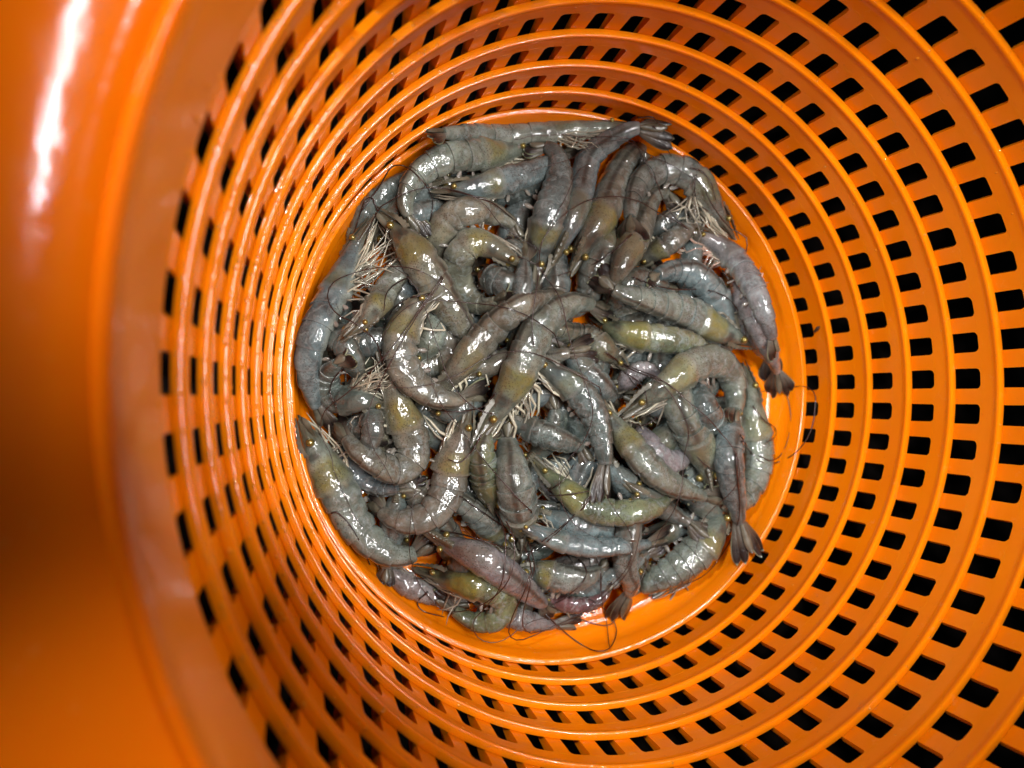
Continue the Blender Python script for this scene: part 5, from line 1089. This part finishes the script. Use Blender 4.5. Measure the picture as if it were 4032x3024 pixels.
    for i in range(16):
        F.append((2 * i, 2 * i + 1, 2 * i + 3, 2 * i + 2))
        F.append((34 + 2 * i, 34 + 2 * i + 2, 34 + 2 * i + 3, 34 + 2 * i + 1))
        F.append((2 * i, 2 * i + 2, 34 + 2 * i + 2, 34 + 2 * i))
        F.append((2 * i + 1, 34 + 2 * i + 1, 34 + 2 * i + 3, 2 * i + 3))
    F.append((32, 33, 67, 66))
    link('rostrum', V, F, m_scale, root, True, 30)
    # eyes on short stalks
    ce, te_, de, be = fr.at(.135)
    he, we = hh * .33, ll * .33
    for sg in (-1, 1):
        ep = ce + be * sg * (we + hh * .12) + de * he * .75
        st0 = ce + be * sg * we * .5 + de * he * .4
        tube([st0, (st0 + ep) / 2, ep], [hh * .10, hh * .09, hh * .13], 7, m_stalk, 'eye_stalk', root, org)
        e = bpy.data.objects.new('eye', EYE)
        COL.objects.link(e)
        e.parent = root
        e.location = tuple(ep - org + be * sg * hh * .02)
        rE = hh * .185
        e.scale = (rE, rE, rE)
    # antennal scales: two long blades under the rostrum
    for sg in (-1, 1):
        cs, ts, ds, bs_ = fr.at(.155)
        b_ = cs + bs_ * sg * ll * .30 - ds * hh * .12
        e_, _, de2, be2 = fr.at(.012)
        e_ = e_ + be2 * sg * ll * .16 - de2 * hh * .10
        blade(b_, e_ - b_, bs_ * sg * .75 + ds * .65, np.linalg.norm(e_ - b_), hh * .30, .010, m_scale, 'antennal_scale', root, org, .02, .6)
        # jaw feet below the head
    lm = m_legp if (tint in 'ph' and legs) else (m_leg if legs or layer > 3.1 else m_legd)
    # walking legs: most lie folded forward along the lower edge of the carapace, some stick out
    nl = 5 if (legs or layer > 1.2) else 3

    def under(s_, off, lat):
        c_, t, d, b = fr.at(max(.02, s_))
        k = float(np.interp(s_, KS, KH))
        return c_ - d * (hh * k * .86 + hh * off) + b * lat * ll * max(k, .3)
    for i in range(nl):
        for sg in ((-1, 1) if legs < 2 else (-1, 0, 1, .5)):
            s_ = .19 + .165 * (i + .5) / nl
            rl = hh * rng.uniform(.045, .07)
            o1, o2 = rng.uniform(.02, .14), rng.uniform(.02, .35)
            la_ = sg * rng.uniform(.2, .6)
            p0 = under(s_, -.08, sg * .3)
            k1 = under(s_ - rng.uniform(.03, .07), o1, la_)
            k2 = under(s_ - rng.uniform(.10, .15), o2, la_ * .8)
            k3 = under(s_ - rng.uniform(.17, .26), o2 + rng.uniform(-.1, .25), la_ * rng.uniform(0, 1))
            if rng.random() < (.42 if legs < 2 else .55):      # sticking out, bent at the knee
                c_, t, d, b = fr.at(s_)
                ln = hh * rng.uniform(1.2, 2.0) * (1.3 if legs > 1 else 1)
                a_ = rng.uniform(-1.3, .5)
                k1 = p0 + unit(-d + t * a_ * .6 + b * sg * rng.uniform(-.2, .5)) * ln * .35
                k2 = k1 + unit(-d * rng.uniform(.1, .9) + t * a_ * 1.4 + b * rng.uniform(-.4, .4)) * ln * .4
                k3 = k2 + unit(-d * rng.uniform(-.6, .8) + t * a_ + b * rng.uniform(-.4, .2)) * ln * .3
            for q in (k1, k2, k3):
                q[2] = max(q[2], FLOOR + .01)
            pts = [p0, (p0 + k1) / 2, k1 * .97 + p0 * .03, k1 * .95 + k2 * .05, (k1 + k2) / 2, k2, k2 * .93 + k3 * .07, (k2 + k3) / 2, k3]
            tube(pts, [rl * 1.3, rl * 1.25, rl * 1.1, rl, rl * .95, rl * .85, rl * .7, rl * .5, rl * .12], 6, lm if rng.random() < .65 else m_legd, 'walking_leg', root, org)
    # a whole fan of pale legs where the belly side shows
    if legs > 1:
        nf_ = 18 if legs > 2 else 11
        for i in range(nf_):
            s_ = rng.uniform(.22, .37)
            c_, t, d, b = fr.at(s_)
            p0 = under(s_, -.1, rng.uniform(-.6, .6))
            ln = hh * (rng.uniform(2.6, 4.6) if legs > 2 else rng.uniform(1.8, 3.2))
            dr = unit(-t * rng.uniform(.7, 1.5) - d * rng.uniform(.15, .9) + b * rng.uniform(-.5, .5))
            k1 = p0 + dr * ln * .45
            k2 = k1 + unit(dr + np.array([rng.uniform(-.6, .6), rng.uniform(-.6, .6), rng.uniform(-.3, .15)])) * ln * .33
            k3 = k2 + unit(dr + np.array([rng.uniform(-.9, .9), rng.uniform(-.9, .9), rng.uniform(-.3, .1)])) * ln * .22
            rl = hh * rng.uniform(.026, .050)
            pts = [p0, (p0 + k1) / 2, k1, (k1 + k2) / 2, k2, (k2 + k3) / 2, k3]
            tube(pts, [rl * 1.2, rl * 1.15, rl, rl * .95, rl * .8, rl * .6, rl * .12], 6, m_legp if (tint in 'ph' and rng.random() < .5) else (m_leg if rng.random() < .6 else m_legd), 'walking_leg', root, org)
    # jaw feet folded forward under the head
    for sg in (-1, 1):
        c_, t, d, b = fr.at(.19)
        c2_, t2_, d2_, b2_ = fr.at(.05)
        p0 = c_ - d * hh * .42 + b * sg * ll * .22
        p2 = c2_ - d2_ * hh * rng.uniform(.25, .5) + b2_ * sg * ll * .2
        p1 = (p0 + p2) / 2 - d * hh * .16
        tube([p0, p1, p2], [hh * .055, hh * .05, hh * .012], 6, lm, 'jaw_foot', root, org)
    # swimmerets
    if layer > 1.0:
        for i in range(5):
            s_ = (SEG[i] + SEG[i + 1]) / 2
            c_, t, d, b = fr.at(s_, 1.0 if s_ < .5 else 1.0 - 0.45 * (s_ - .5) / .37)
            k = float(np.interp(s_, KS, KH))
            sg = rng.choice((-1, 1))
            p0 = c_ - d * hh * k * .72 + b * sg * ll * k * .2
            dr = -d * rng.uniform(.5, .9) + t * rng.uniform(-.3, 1.0) + b * sg * .2
            blade(p0, dr, b * sg + t * .2, hh * .62 * k, hh * .26, .012, m_paddle, 'swimmeret', root, org, .08, .4, None, 6, 4)
    ALL.append((root, fr, org, hh, ll, layer, rng))

# fill holes of the height field, then lay the long feelers over the heap
for _ in range(2):
    Gp = np.pad(GRID, 1, mode='edge')
    GRID = np.max([Gp[i:i + GN, j:j + GN] for i in range(3) for j in range(3)], axis=0)


def wall_r(z):
    return R0 + A * max(z, 0) / B


def settle(xy, z0, lift=.012):
    z = np.array([height(x, y) for x, y in xy]) + lift
    k = np.exp(-.5 * (np.arange(-3, 4) / 1.5) ** 2); k /= k.sum()
    zs = np.convolve(np.pad(z, 3, mode='edge'), k, 'valid')
    z = np.maximum(zs, z - .03)
    if z0 is not None:
        n = min(4, len(z))
        for i in range(n):
            f = i / n
            z[i] = z0 * (1 - f) + z[i] * f
    return z


FEELERS = [
 (33, [(0.793,-0.307,0.215), (0.800,-0.353,0.244), (1.037,-0.433,-0.045), (1.075,-0.459,-0.015), (1.138,-0.488,-0.019), (1.246,-0.474,-0.083), (1.274,-0.425,-0.067), (1.293,-0.369,-0.059), (1.310,-0.312,-0.059), (1.319,-0.254,-0.063), (1.325,-0.195,-0.077), (1.322,-0.137,-0.089), (1.286,-0.079,-0.070), (1.241,-0.035,-0.072)]),
 (33, [(0.784,-0.336,0.238), (1.028,-0.434,-0.044), (1.075,-0.489,-0.017), (1.223,-0.512,-0.094), (1.264,-0.480,-0.027), (1.279,-0.424,0.053), (1.305,-0.359,0.094), (1.326,-0.285,0.111), (1.340,-0.207,0.117), (1.351,-0.129,0.107), (1.341,-0.089,0.034), (1.334,-0.095,-0.081), (1.275,-0.102,-0.132), (1.114,-0.105,-0.043)]),
 (32, [(0.730,-0.392,0.259), (0.728,-0.459,0.261), (0.744,-0.531,0.237), (0.774,-0.607,0.198), (0.804,-0.685,0.154), (0.829,-0.767,0.096), (0.882,-0.861,-0.032), (0.892,-0.943,-0.117), (0.840,-0.999,-0.116), (0.782,-1.051,-0.111), (0.678,-1.072,-0.050), (0.594,-1.089,-0.036), (0.525,-1.112,-0.049), (0.501,-1.167,-0.135)]),
 (33, [(1.047,-0.177,-0.027), (1.056,-0.195,-0.020), (1.062,-0.213,-0.008), (1.073,-0.231,-0.005), (1.089,-0.249,-0.006), (1.103,-0.265,-0.001), (1.126,-0.279,-0.004), (1.155,-0.293,-0.015), (1.253,-0.317,-0.122), (1.257,-0.338,-0.117), (1.190,-0.351,-0.037), (1.161,-0.367,-0.017), (1.129,-0.375,-0.005), (1.104,-0.382,-0.003)]),
 (29, [(0.227,-0.205,0.137), (0.320,-0.231,0.052), (0.379,-0.219,0.039), (0.415,-0.190,0.057), (0.423,-0.150,0.108), (0.446,-0.140,0.133), (0.461,-0.185,0.144), (0.476,-0.231,0.150), (0.510,-0.281,0.123), (0.523,-0.325,0.141), (0.556,-0.369,0.134), (0.580,-0.409,0.147), (0.617,-0.447,0.149), (0.662,-0.479,0.149)]),
 (39, [(-0.222,-1.132,-0.114), (-0.196,-1.163,-0.066), (-0.144,-1.217,-0.089), (-0.084,-1.278,-0.130), (-0.046,-1.313,-0.103), (-0.007,-1.342,-0.071), (0.014,-1.339,0.017), (0.072,-1.339,0.024), (0.154,-1.333,-0.067), (0.191,-1.293,-0.114), (0.182,-1.243,-0.142), (0.149,-1.194,-0.155), (0.016,-1.090,0.037), (-0.026,-1.059,0.015)]),
 (42, [(-0.203,-1.093,-0.042), (-0.174,-1.111,-0.050), (-0.143,-1.130,-0.063), (-0.105,-1.156,-0.094), (-0.054,-1.191,-0.154), (-0.026,-1.207,-0.156), (0.001,-1.221,-0.153), (0.030,-1.236,-0.155), (0.055,-1.247,-0.146), (0.083,-1.258,-0.143), (0.110,-1.266,-0.135), (0.140,-1.272,-0.132), (0.171,-1.269,-0.132), (0.198,-1.255,-0.137)]),
 (42, [(-0.023,-0.831,0.154), (0.050,-0.899,0.021), (0.049,-0.928,0.047), (0.047,-0.962,0.055), (0.058,-1.007,0.024), (0.057,-1.044,0.022), (0.050,-1.075,0.041), (0.058,-1.115,0.032), (0.148,-1.213,-0.155), (0.148,-1.248,-0.143), (0.144,-1.281,-0.127), (0.135,-1.310,-0.102), (0.122,-1.335,-0.068), (0.082,-1.337,0.027)]),
 (39, [(-0.116,-0.818,0.106), (-0.051,-0.867,-0.005), (-0.039,-0.884,0.016), (-0.033,-0.900,0.046), (-0.036,-0.922,0.069), (-0.048,-0.945,0.082), (-0.068,-0.964,0.092), (-0.089,-0.982,0.094), (-0.109,-1.000,0.085), (-0.128,-1.018,0.071), (-0.121,-1.056,-0.011), (-0.143,-1.070,-0.021), (-0.163,-1.086,-0.042), (-0.189,-1.097,-0.048)]),
 (48, [(-1.237,-0.510,0.024), (-1.217,-0.504,0.030), (-1.198,-0.519,0.028), (-1.181,-0.538,0.027), (-1.166,-0.558,0.026), (-1.153,-0.579,0.025), (-1.141,-0.600,0.025), (-1.131,-0.622,0.029), (-1.120,-0.645,0.024), (-1.110,-0.668,0.024), (-1.101,-0.692,0.018), (-1.092,-0.718,0.008), (-1.071,-0.765,-0.102), (-1.064,-0.789,-0.096)]),
 (16, [(0.693,1.094,0.060), (0.711,1.090,0.063), (0.726,1.084,0.071), (0.747,1.079,0.069), (0.761,1.068,0.075), (0.775,1.055,0.074), (0.786,1.040,0.076), (0.795,1.024,0.078), (0.803,1.008,0.079), (0.813,0.992,0.074), (0.821,0.976,0.068), (0.826,0.958,0.067), (0.833,0.942,0.060), (0.841,0.925,0.055)]),
 (16, [(0.723,1.057,0.067), (0.719,1.040,0.066), (0.718,1.025,0.061), (0.717,1.009,0.056), (0.718,0.993,0.052), (0.728,0.980,0.036), (0.728,0.963,0.037), (0.743,0.951,0.017), (0.757,0.938,0.003), (0.773,0.926,-0.009), (0.784,0.913,-0.006), (0.790,0.899,0.008), (0.805,0.889,0.009), (0.829,0.882,-0.004)]),
 (14, [(0.432,1.267,0.165), (0.444,1.258,0.162), (0.466,1.256,0.141), (0.493,1.257,0.112), (0.512,1.252,0.095), (0.525,1.244,0.087), (0.540,1.236,0.073), (0.553,1.228,0.058), (0.566,1.220,0.043), (0.579,1.211,0.028), (0.590,1.201,0.018), (0.605,1.193,0.005), (0.605,1.176,0.019), (0.607,1.161,0.028)]),
 (1, [(0.365,1.312,0.138), (0.374,1.310,0.149), (0.385,1.310,0.155), (0.394,1.309,0.166), (0.405,1.308,0.172), (0.417,1.305,0.177), (0.430,1.301,0.177), (0.445,1.295,0.170), (0.458,1.288,0.162), (0.469,1.280,0.158), (0.474,1.268,0.164), (0.487,1.261,0.162), (0.502,1.257,0.156), (0.526,1.257,0.138)]),
 (41, [(-0.802,-0.944,-0.063), (-0.816,-0.954,-0.063), (-0.829,-0.965,-0.068), (-0.843,-0.974,-0.068), (-0.847,-0.998,-0.108), (-0.848,-1.013,-0.098), (-0.840,-1.028,-0.093), (-0.827,-1.040,-0.092), (-0.811,-1.050,-0.092), (-0.793,-1.059,-0.098), (-0.775,-1.068,-0.103), (-0.758,-1.074,-0.103), (-0.739,-1.083,-0.109), (-0.721,-1.091,-0.114)]),
 (41, [(-0.700,-0.816,-0.153), (-0.710,-0.826,-0.153), (-0.721,-0.835,-0.147), (-0.739,-0.836,-0.106), (-0.757,-0.837,-0.069), (-0.766,-0.848,-0.074), (-0.777,-0.855,-0.069), (-0.787,-0.866,-0.074), (-0.791,-0.882,-0.111), (-0.809,-0.882,-0.086), (-0.825,-0.880,-0.072), (-0.841,-0.876,-0.065), (-0.856,-0.871,-0.058), (-0.872,-0.866,-0.050)]),
 (2, [(-1.019,0.860,0.002), (-0.988,0.897,0.015), (-0.958,0.935,0.024), (-0.932,0.969,0.053), (-0.912,1.000,0.099), (-0.888,1.030,0.135), (-0.827,1.062,0.058), (-0.791,1.032,0.091), (-0.758,0.996,0.105), (-0.726,0.962,0.091), (-0.682,0.944,-0.012), (-0.691,0.877,0.060), (-0.701,0.829,0.052), (-0.709,0.788,0.013)]),
 (3, [(-0.608,0.949,0.070), (-0.584,0.938,0.090), (-0.558,0.928,0.100), (-0.530,0.920,0.106), (-0.505,0.908,0.121), (-0.475,0.902,0.117), (-0.446,0.892,0.117), (-0.414,0.884,0.102), (-0.383,0.872,0.085), (-0.352,0.859,0.063), (-0.322,0.845,0.041), (-0.292,0.829,0.024), (-0.266,0.810,0.017), (-0.243,0.790,0.015)]),
 (4, [(-0.943,0.858,0.012), (-0.950,0.876,0.021), (-0.957,0.895,0.025), (-0.965,0.915,0.023), (-0.987,0.912,0.047), (-1.005,0.895,0.057), (-1.015,0.879,0.046), (-1.018,0.867,0.015), (-1.022,0.851,-0.006), (-1.028,0.833,-0.017), (-1.035,0.813,-0.022), (-1.040,0.796,-0.038), (-1.047,0.777,-0.048), (-1.053,0.759,-0.058)]),
 (10, [(-1.137,0.156,0.197), (-1.149,0.144,0.179), (-1.159,0.133,0.145), (-1.174,0.120,0.159), (-1.186,0.107,0.142), (-1.195,0.094,0.113), (-1.203,0.078,0.085), (-1.208,0.061,0.058), (-1.210,0.042,0.036), (-1.209,0.023,0.041), (-1.203,0.005,0.041), (-1.196,-0.013,0.037), (-1.189,-0.030,0.054), (-1.178,-0.049,0.017)]),
 (9, [(-0.753,0.451,0.158), (-0.775,0.447,0.158), (-0.798,0.444,0.164), (-0.818,0.441,0.160), (-0.837,0.438,0.150), (-0.850,0.436,0.109), (-0.877,0.422,0.146), (-0.896,0.410,0.152), (-0.912,0.398,0.143), (-0.913,0.391,0.059), (-0.922,0.374,0.045), (-0.943,0.348,0.111), (-0.944,0.334,0.054), (-0.963,0.309,0.115)]),
 (9, [(-0.820,0.539,0.134), (-0.829,0.539,0.093), (-0.847,0.532,0.095), (-0.867,0.522,0.117), (-0.884,0.513,0.124), (-0.902,0.502,0.136), (-0.920,0.490,0.153), (-0.937,0.475,0.176), (-0.951,0.460,0.194), (-0.961,0.442,0.212), (-0.968,0.424,0.225), (-0.972,0.406,0.233), (-0.977,0.387,0.252), (-0.981,0.370,0.255)]),
 (23, [(0.298,0.519,0.111), (0.362,0.498,0.098), (0.393,0.471,0.149), (0.456,0.457,0.145), (0.531,0.450,0.125), (0.612,0.452,0.098), (0.726,0.461,0.022), (0.757,0.446,0.079), (0.815,0.425,0.088), (0.872,0.391,0.083), (0.922,0.344,0.066), (0.945,0.289,0.072), (0.976,0.233,0.050), (1.008,0.174,0.010)]),
 (18, [(0.296,0.730,0.128), (0.258,0.704,0.147), (0.238,0.684,0.132), (0.212,0.663,0.128), (0.194,0.647,0.104), (0.166,0.629,0.099), (0.140,0.612,0.090), (0.119,0.599,0.066), (0.096,0.590,0.042), (0.086,0.590,-0.016), (0.087,0.594,-0.099), (0.003,0.566,0.015), (-0.040,0.553,0.037), (-0.071,0.544,0.029)]),
 (18, [(0.166,0.467,0.116), (0.165,0.451,0.108), (0.180,0.440,0.066), (0.197,0.429,0.018), (0.198,0.414,0.005), (0.201,0.399,-0.013), (0.197,0.382,-0.017), (0.227,0.373,-0.093), (0.250,0.362,-0.155), (0.196,0.335,-0.052), (0.180,0.317,-0.031), (0.180,0.301,-0.044), (0.130,0.277,0.050), (0.110,0.259,0.081)]),
 (30, [(-0.022,-0.350,0.023), (-0.031,-0.367,0.021), (-0.038,-0.384,0.014), (-0.053,-0.400,0.027), (-0.063,-0.417,0.025), (-0.069,-0.434,0.013), (-0.118,-0.438,0.105), (-0.135,-0.450,0.112), (-0.151,-0.461,0.113), (-0.164,-0.472,0.104), (-0.179,-0.482,0.099), (-0.188,-0.494,0.075), (-0.195,-0.507,0.045), (-0.194,-0.523,-0.005)]),
 (30, [(0.040,-0.502,0.086), (-0.011,-0.516,0.161), (-0.033,-0.538,0.173), (-0.053,-0.561,0.180), (-0.069,-0.585,0.172), (-0.086,-0.607,0.157), (-0.096,-0.631,0.121), (-0.123,-0.646,0.125), (-0.149,-0.662,0.124), (-0.171,-0.680,0.113), (-0.219,-0.683,0.172), (-0.249,-0.696,0.181), (-0.276,-0.709,0.186), (-0.287,-0.732,0.146)]),
 (26, [(-0.178,-0.544,-0.007), (-0.178,-0.537,0.044), (-0.172,-0.532,0.080), (-0.163,-0.529,0.107), (-0.149,-0.528,0.118), (-0.136,-0.525,0.134), (-0.122,-0.523,0.146), (-0.105,-0.521,0.152), (-0.089,-0.519,0.158), (-0.073,-0.517,0.165), (-0.054,-0.516,0.166), (-0.034,-0.515,0.163), (-0.013,-0.515,0.160), (0.016,-0.517,0.137)]),
 (31, [(-0.741,-0.646,0.023), (-0.676,-0.663,0.030), (-0.639,-0.663,0.141), (-0.586,-0.684,0.176), (-0.524,-0.712,0.176), (-0.395,-0.783,-0.035), (-0.325,-0.804,-0.032), (-0.249,-0.812,-0.045), (-0.266,-0.729,0.170), (-0.211,-0.691,0.171), (-0.140,-0.658,0.127), (-0.097,-0.608,0.146), (-0.060,-0.556,0.176), (-0.001,-0.512,0.153)]),
 (47, [(-0.661,-0.481,0.121), (-0.619,-0.511,0.057), (-0.596,-0.531,0.066), (-0.571,-0.551,0.070), (-0.546,-0.571,0.074), (-0.517,-0.594,0.063), (-0.487,-0.619,0.048), (-0.454,-0.644,0.028), (-0.420,-0.671,0.003), (-0.397,-0.691,0.014), (-0.381,-0.705,0.051), (-0.348,-0.731,0.032), (-0.288,-0.775,-0.067), (-0.266,-0.794,-0.049)]),
 (47, [(-0.319,-0.854,-0.012), (-0.300,-0.842,-0.032), (-0.286,-0.825,-0.037), (-0.270,-0.810,-0.041), (-0.251,-0.798,-0.049), (-0.230,-0.787,-0.056), (-0.292,-0.725,0.172), (-0.275,-0.714,0.176), (-0.260,-0.701,0.184), (-0.239,-0.692,0.178), (-0.218,-0.683,0.172), (-0.188,-0.679,0.142), (-0.161,-0.673,0.121), (-0.144,-0.661,0.126)]),
 (12, [(-0.469,-0.017,0.148), (-0.483,-0.036,0.133), (-0.495,-0.055,0.113), (-0.507,-0.072,0.082), (-0.529,-0.082,0.076), (-0.562,-0.086,0.101), (-0.593,-0.089,0.120), (-0.622,-0.090,0.130), (-0.648,-0.090,0.129), (-0.673,-0.089,0.128), (-0.696,-0.086,0.117), (-0.718,-0.081,0.101), (-0.739,-0.075,0.085), (-0.752,-0.071,0.027)]),
 (12, [(-0.542,-0.205,0.128), (-0.552,-0.220,0.127), (-0.564,-0.233,0.136), (-0.572,-0.248,0.129), (-0.582,-0.262,0.128), (-0.595,-0.274,0.136), (-0.609,-0.286,0.145), (-0.622,-0.298,0.148), (-0.634,-0.309,0.146), (-0.649,-0.318,0.149), (-0.666,-0.322,0.151), (-0.683,-0.318,0.152), (-0.698,-0.310,0.147), (-0.711,-0.304,0.138)]),
 (24, [(0.118,0.150,0.121), (0.137,0.137,0.118), (0.162,0.124,0.105), (0.189,0.111,0.088), (0.230,0.096,0.035), (0.277,0.079,-0.032), (0.275,0.059,-0.003), (0.268,0.038,0.035), (0.275,0.019,0.044), (0.290,-0.000,0.040), (0.304,-0.018,0.041), (0.305,-0.034,0.072), (0.305,-0.050,0.103), (0.306,-0.065,0.134)]),
 (35, [(0.176,0.075,0.039), (0.258,0.067,-0.084), (0.266,0.057,-0.050), (0.259,0.046,0.012), (0.272,0.036,0.031), (0.287,0.024,0.045), (0.304,0.009,0.053), (0.324,-0.007,0.051), (0.306,-0.024,0.115), (0.305,-0.044,0.140), (0.305,-0.066,0.152), (0.306,-0.089,0.153), (0.314,-0.112,0.140), (0.325,-0.135,0.122)]),
]

for i_, (root, fr, org, hh, ll, layer, rng) in enumerate(ALL):
    mine = [f_ for k_, f_ in FEELERS if k_ == i_ + 1]
    for pts in mine:
        P, _ = catmull(pts, 44)
        tube(P, list(np.linspace(.0040, .0022, len(P))), 5, m_feeler, 'antenna', root, org)
    if layer < 1.4 or mine or rng.random() < .42:
        continue
    for sg in ((-1, 1) if rng.random() < .4 else (1,)):
        c_, t, d, b = fr.at(.14)
        c0, t0, d0, b0 = fr.at(.0)
        p0 = c_ - d * hh * .14 + b * sg * ll * .2
        p1 = c0 - d0 * hh * .1 + b0 * sg * ll * .14
        pts = [p0[:2], p1[:2]]
        ang = math.atan2(-t0[1], -t0[0]) + rng.uniform(-.4, .4)
        cur = rng.uniform(-1.0, 1.0) * .16
        n = rng.randint(16, 30)
        x, y = p1[0], p1[1]
        for j in range(n):
            ang += cur + rng.uniform(-.05, .05)
            if rng.random() < .10:
                cur = rng.uniform(-1, 1) * .22
            x2, y2 = x + .05 * math.cos(ang), y + .05 * math.sin(ang)
            if math.hypot(x2, y2) > 1.26:
                to = math.atan2(-y2, -x2)
                dlt = (to - ang + PI) % (2 * PI) - PI
                ang += max(-.5, min(.5, dlt))
                x2, y2 = x + .05 * math.cos(ang), y + .05 * math.sin(ang)
            x, y = x2, y2
            pts.append((x, y))
        xy, _ = catmull([(x, y, 0) for x, y in pts], len(pts) + 10)
        z = settle(xy[:, :2], p0[2])
        P = np.column_stack([xy[:, :2], z])
        tube(P, list(np.linspace(.0034, .0014, len(P))), 5, m_feeler, 'antenna', root, org)

# ------------------------------------------------------------------ small bits stuck to the basket


def wall_point(az_deg, k, frac, proud=0.0):
    z = B * (k + frac)
    r_ = tier_r(k, z) - proud
    a = math.radians(az_deg)
    return np.array([r_ * math.cos(a), r_ * math.sin(a), z])


def lump(name, label, cat, loc, size, mat, seed, group=None):
    rng = random.Random(seed)
    V, F = [], []
    nu, nv = 8, 5
    for i in range(nv + 1):
        t = PI * i / nv
        for j in range(nu):
            q = 2 * PI * j / nu
            k = 1 + rng.uniform(-.18, .18)
            V.append((size[0] * math.sin(t) * math.cos(q) * k, size[1] * math.sin(t) * math.sin(q) * k, size[2] * math.cos(t) * k))
    for i in range(nv):
        for j in range(nu):
            j2 = (j + 1) % nu
            F.append((i * nu + j, (i + 1) * nu + j, (i + 1) * nu + j2, i * nu + j2))
    o = link(name, V, F, mat)
    o.location = tuple(loc)
    o.rotation_euler = (rng.uniform(-.6, .6), rng.uniform(-.6, .6), rng.uniform(0, 3))
    o['label'], o['category'] = label, cat
    if group:
        o['group'] = group
    return o


lump('dark_scrap', 'tiny dark brown scrap stuck to the right basket wall above the lowest slots', 'scrap', wall_point(9.0, 0, 0.62, .004), (.010, .010, .030), m_scrap, 3)

# water drops and splashes clinging to the plastic: too many to count
rng = random.Random(8)
V, F = [], []


def drop(c_, n_, r_):
    n_ = unit(np.asarray(n_, float))
    a = unit(np.cross(n_, [0.3, 0.2, 1.0]))
    b = np.cross(n_, a)
    base = len(V)
    st = rng.uniform(.8, 1.5)
    for i, (rad, h_) in enumerate(((1, 0), (.86, .35), (.5, .62))):
        for j in range(7):
            q = 2 * PI * j / 7
            V.append(c_ + r_ * (a * rad * math.cos(q) + b * rad * st * math.sin(q) + n_ * h_))
    V.append(c_ + r_ * n_ * .72)
    for i in range(2):
        for j in range(7):
            j2 = (j + 1) % 7
            F.append((base + i * 7 + j, base + i * 7 + j2, base + (i + 1) * 7 + j2, base + (i + 1) * 7 + j))
    for j in range(7):
        F.append((base + 14 + j, base + 14 + (j + 1) % 7, base + 21))


for i_ in range(1300):
    k = rng.randint(0, 8)
    az = rng.uniform(0, 2 * PI)
    if i_ > 550:      # extra drops added to make glints on the left ledges
        az = rng.gauss(2.75, 0.42)
    if rng.random() < (.7 if i_ <= 550 else .85):      # on the lips, often at the corners of the slots
        az = az + rng.uniform(-.02, .02) if i_ > 550 else round(az / STEP) * STEP + rng.choice((-1, 1)) * STEP * .24
        r_ = lip_r(k) + rng.uniform(.004, .016)
        drop(np.array([r_ * math.cos(az), r_ * math.sin(az), B * k - .001]), (-math.cos(az) * .3, -math.sin(az) * .3, 1), rng.uniform(.003, .0075))
    else:
        fr_ = rng.uniform(.65, .92)
        z = B * (k + fr_)
        r_ = tier_r(k, z) + .001
        drop(np.array([r_ * math.cos(az), r_ * math.sin(az), z]), (-math.cos(az), -math.sin(az), .1), rng.uniform(.003, .008))
o = link('water_drops', V, F, m_drop)
o['kind'] = 'stuff'
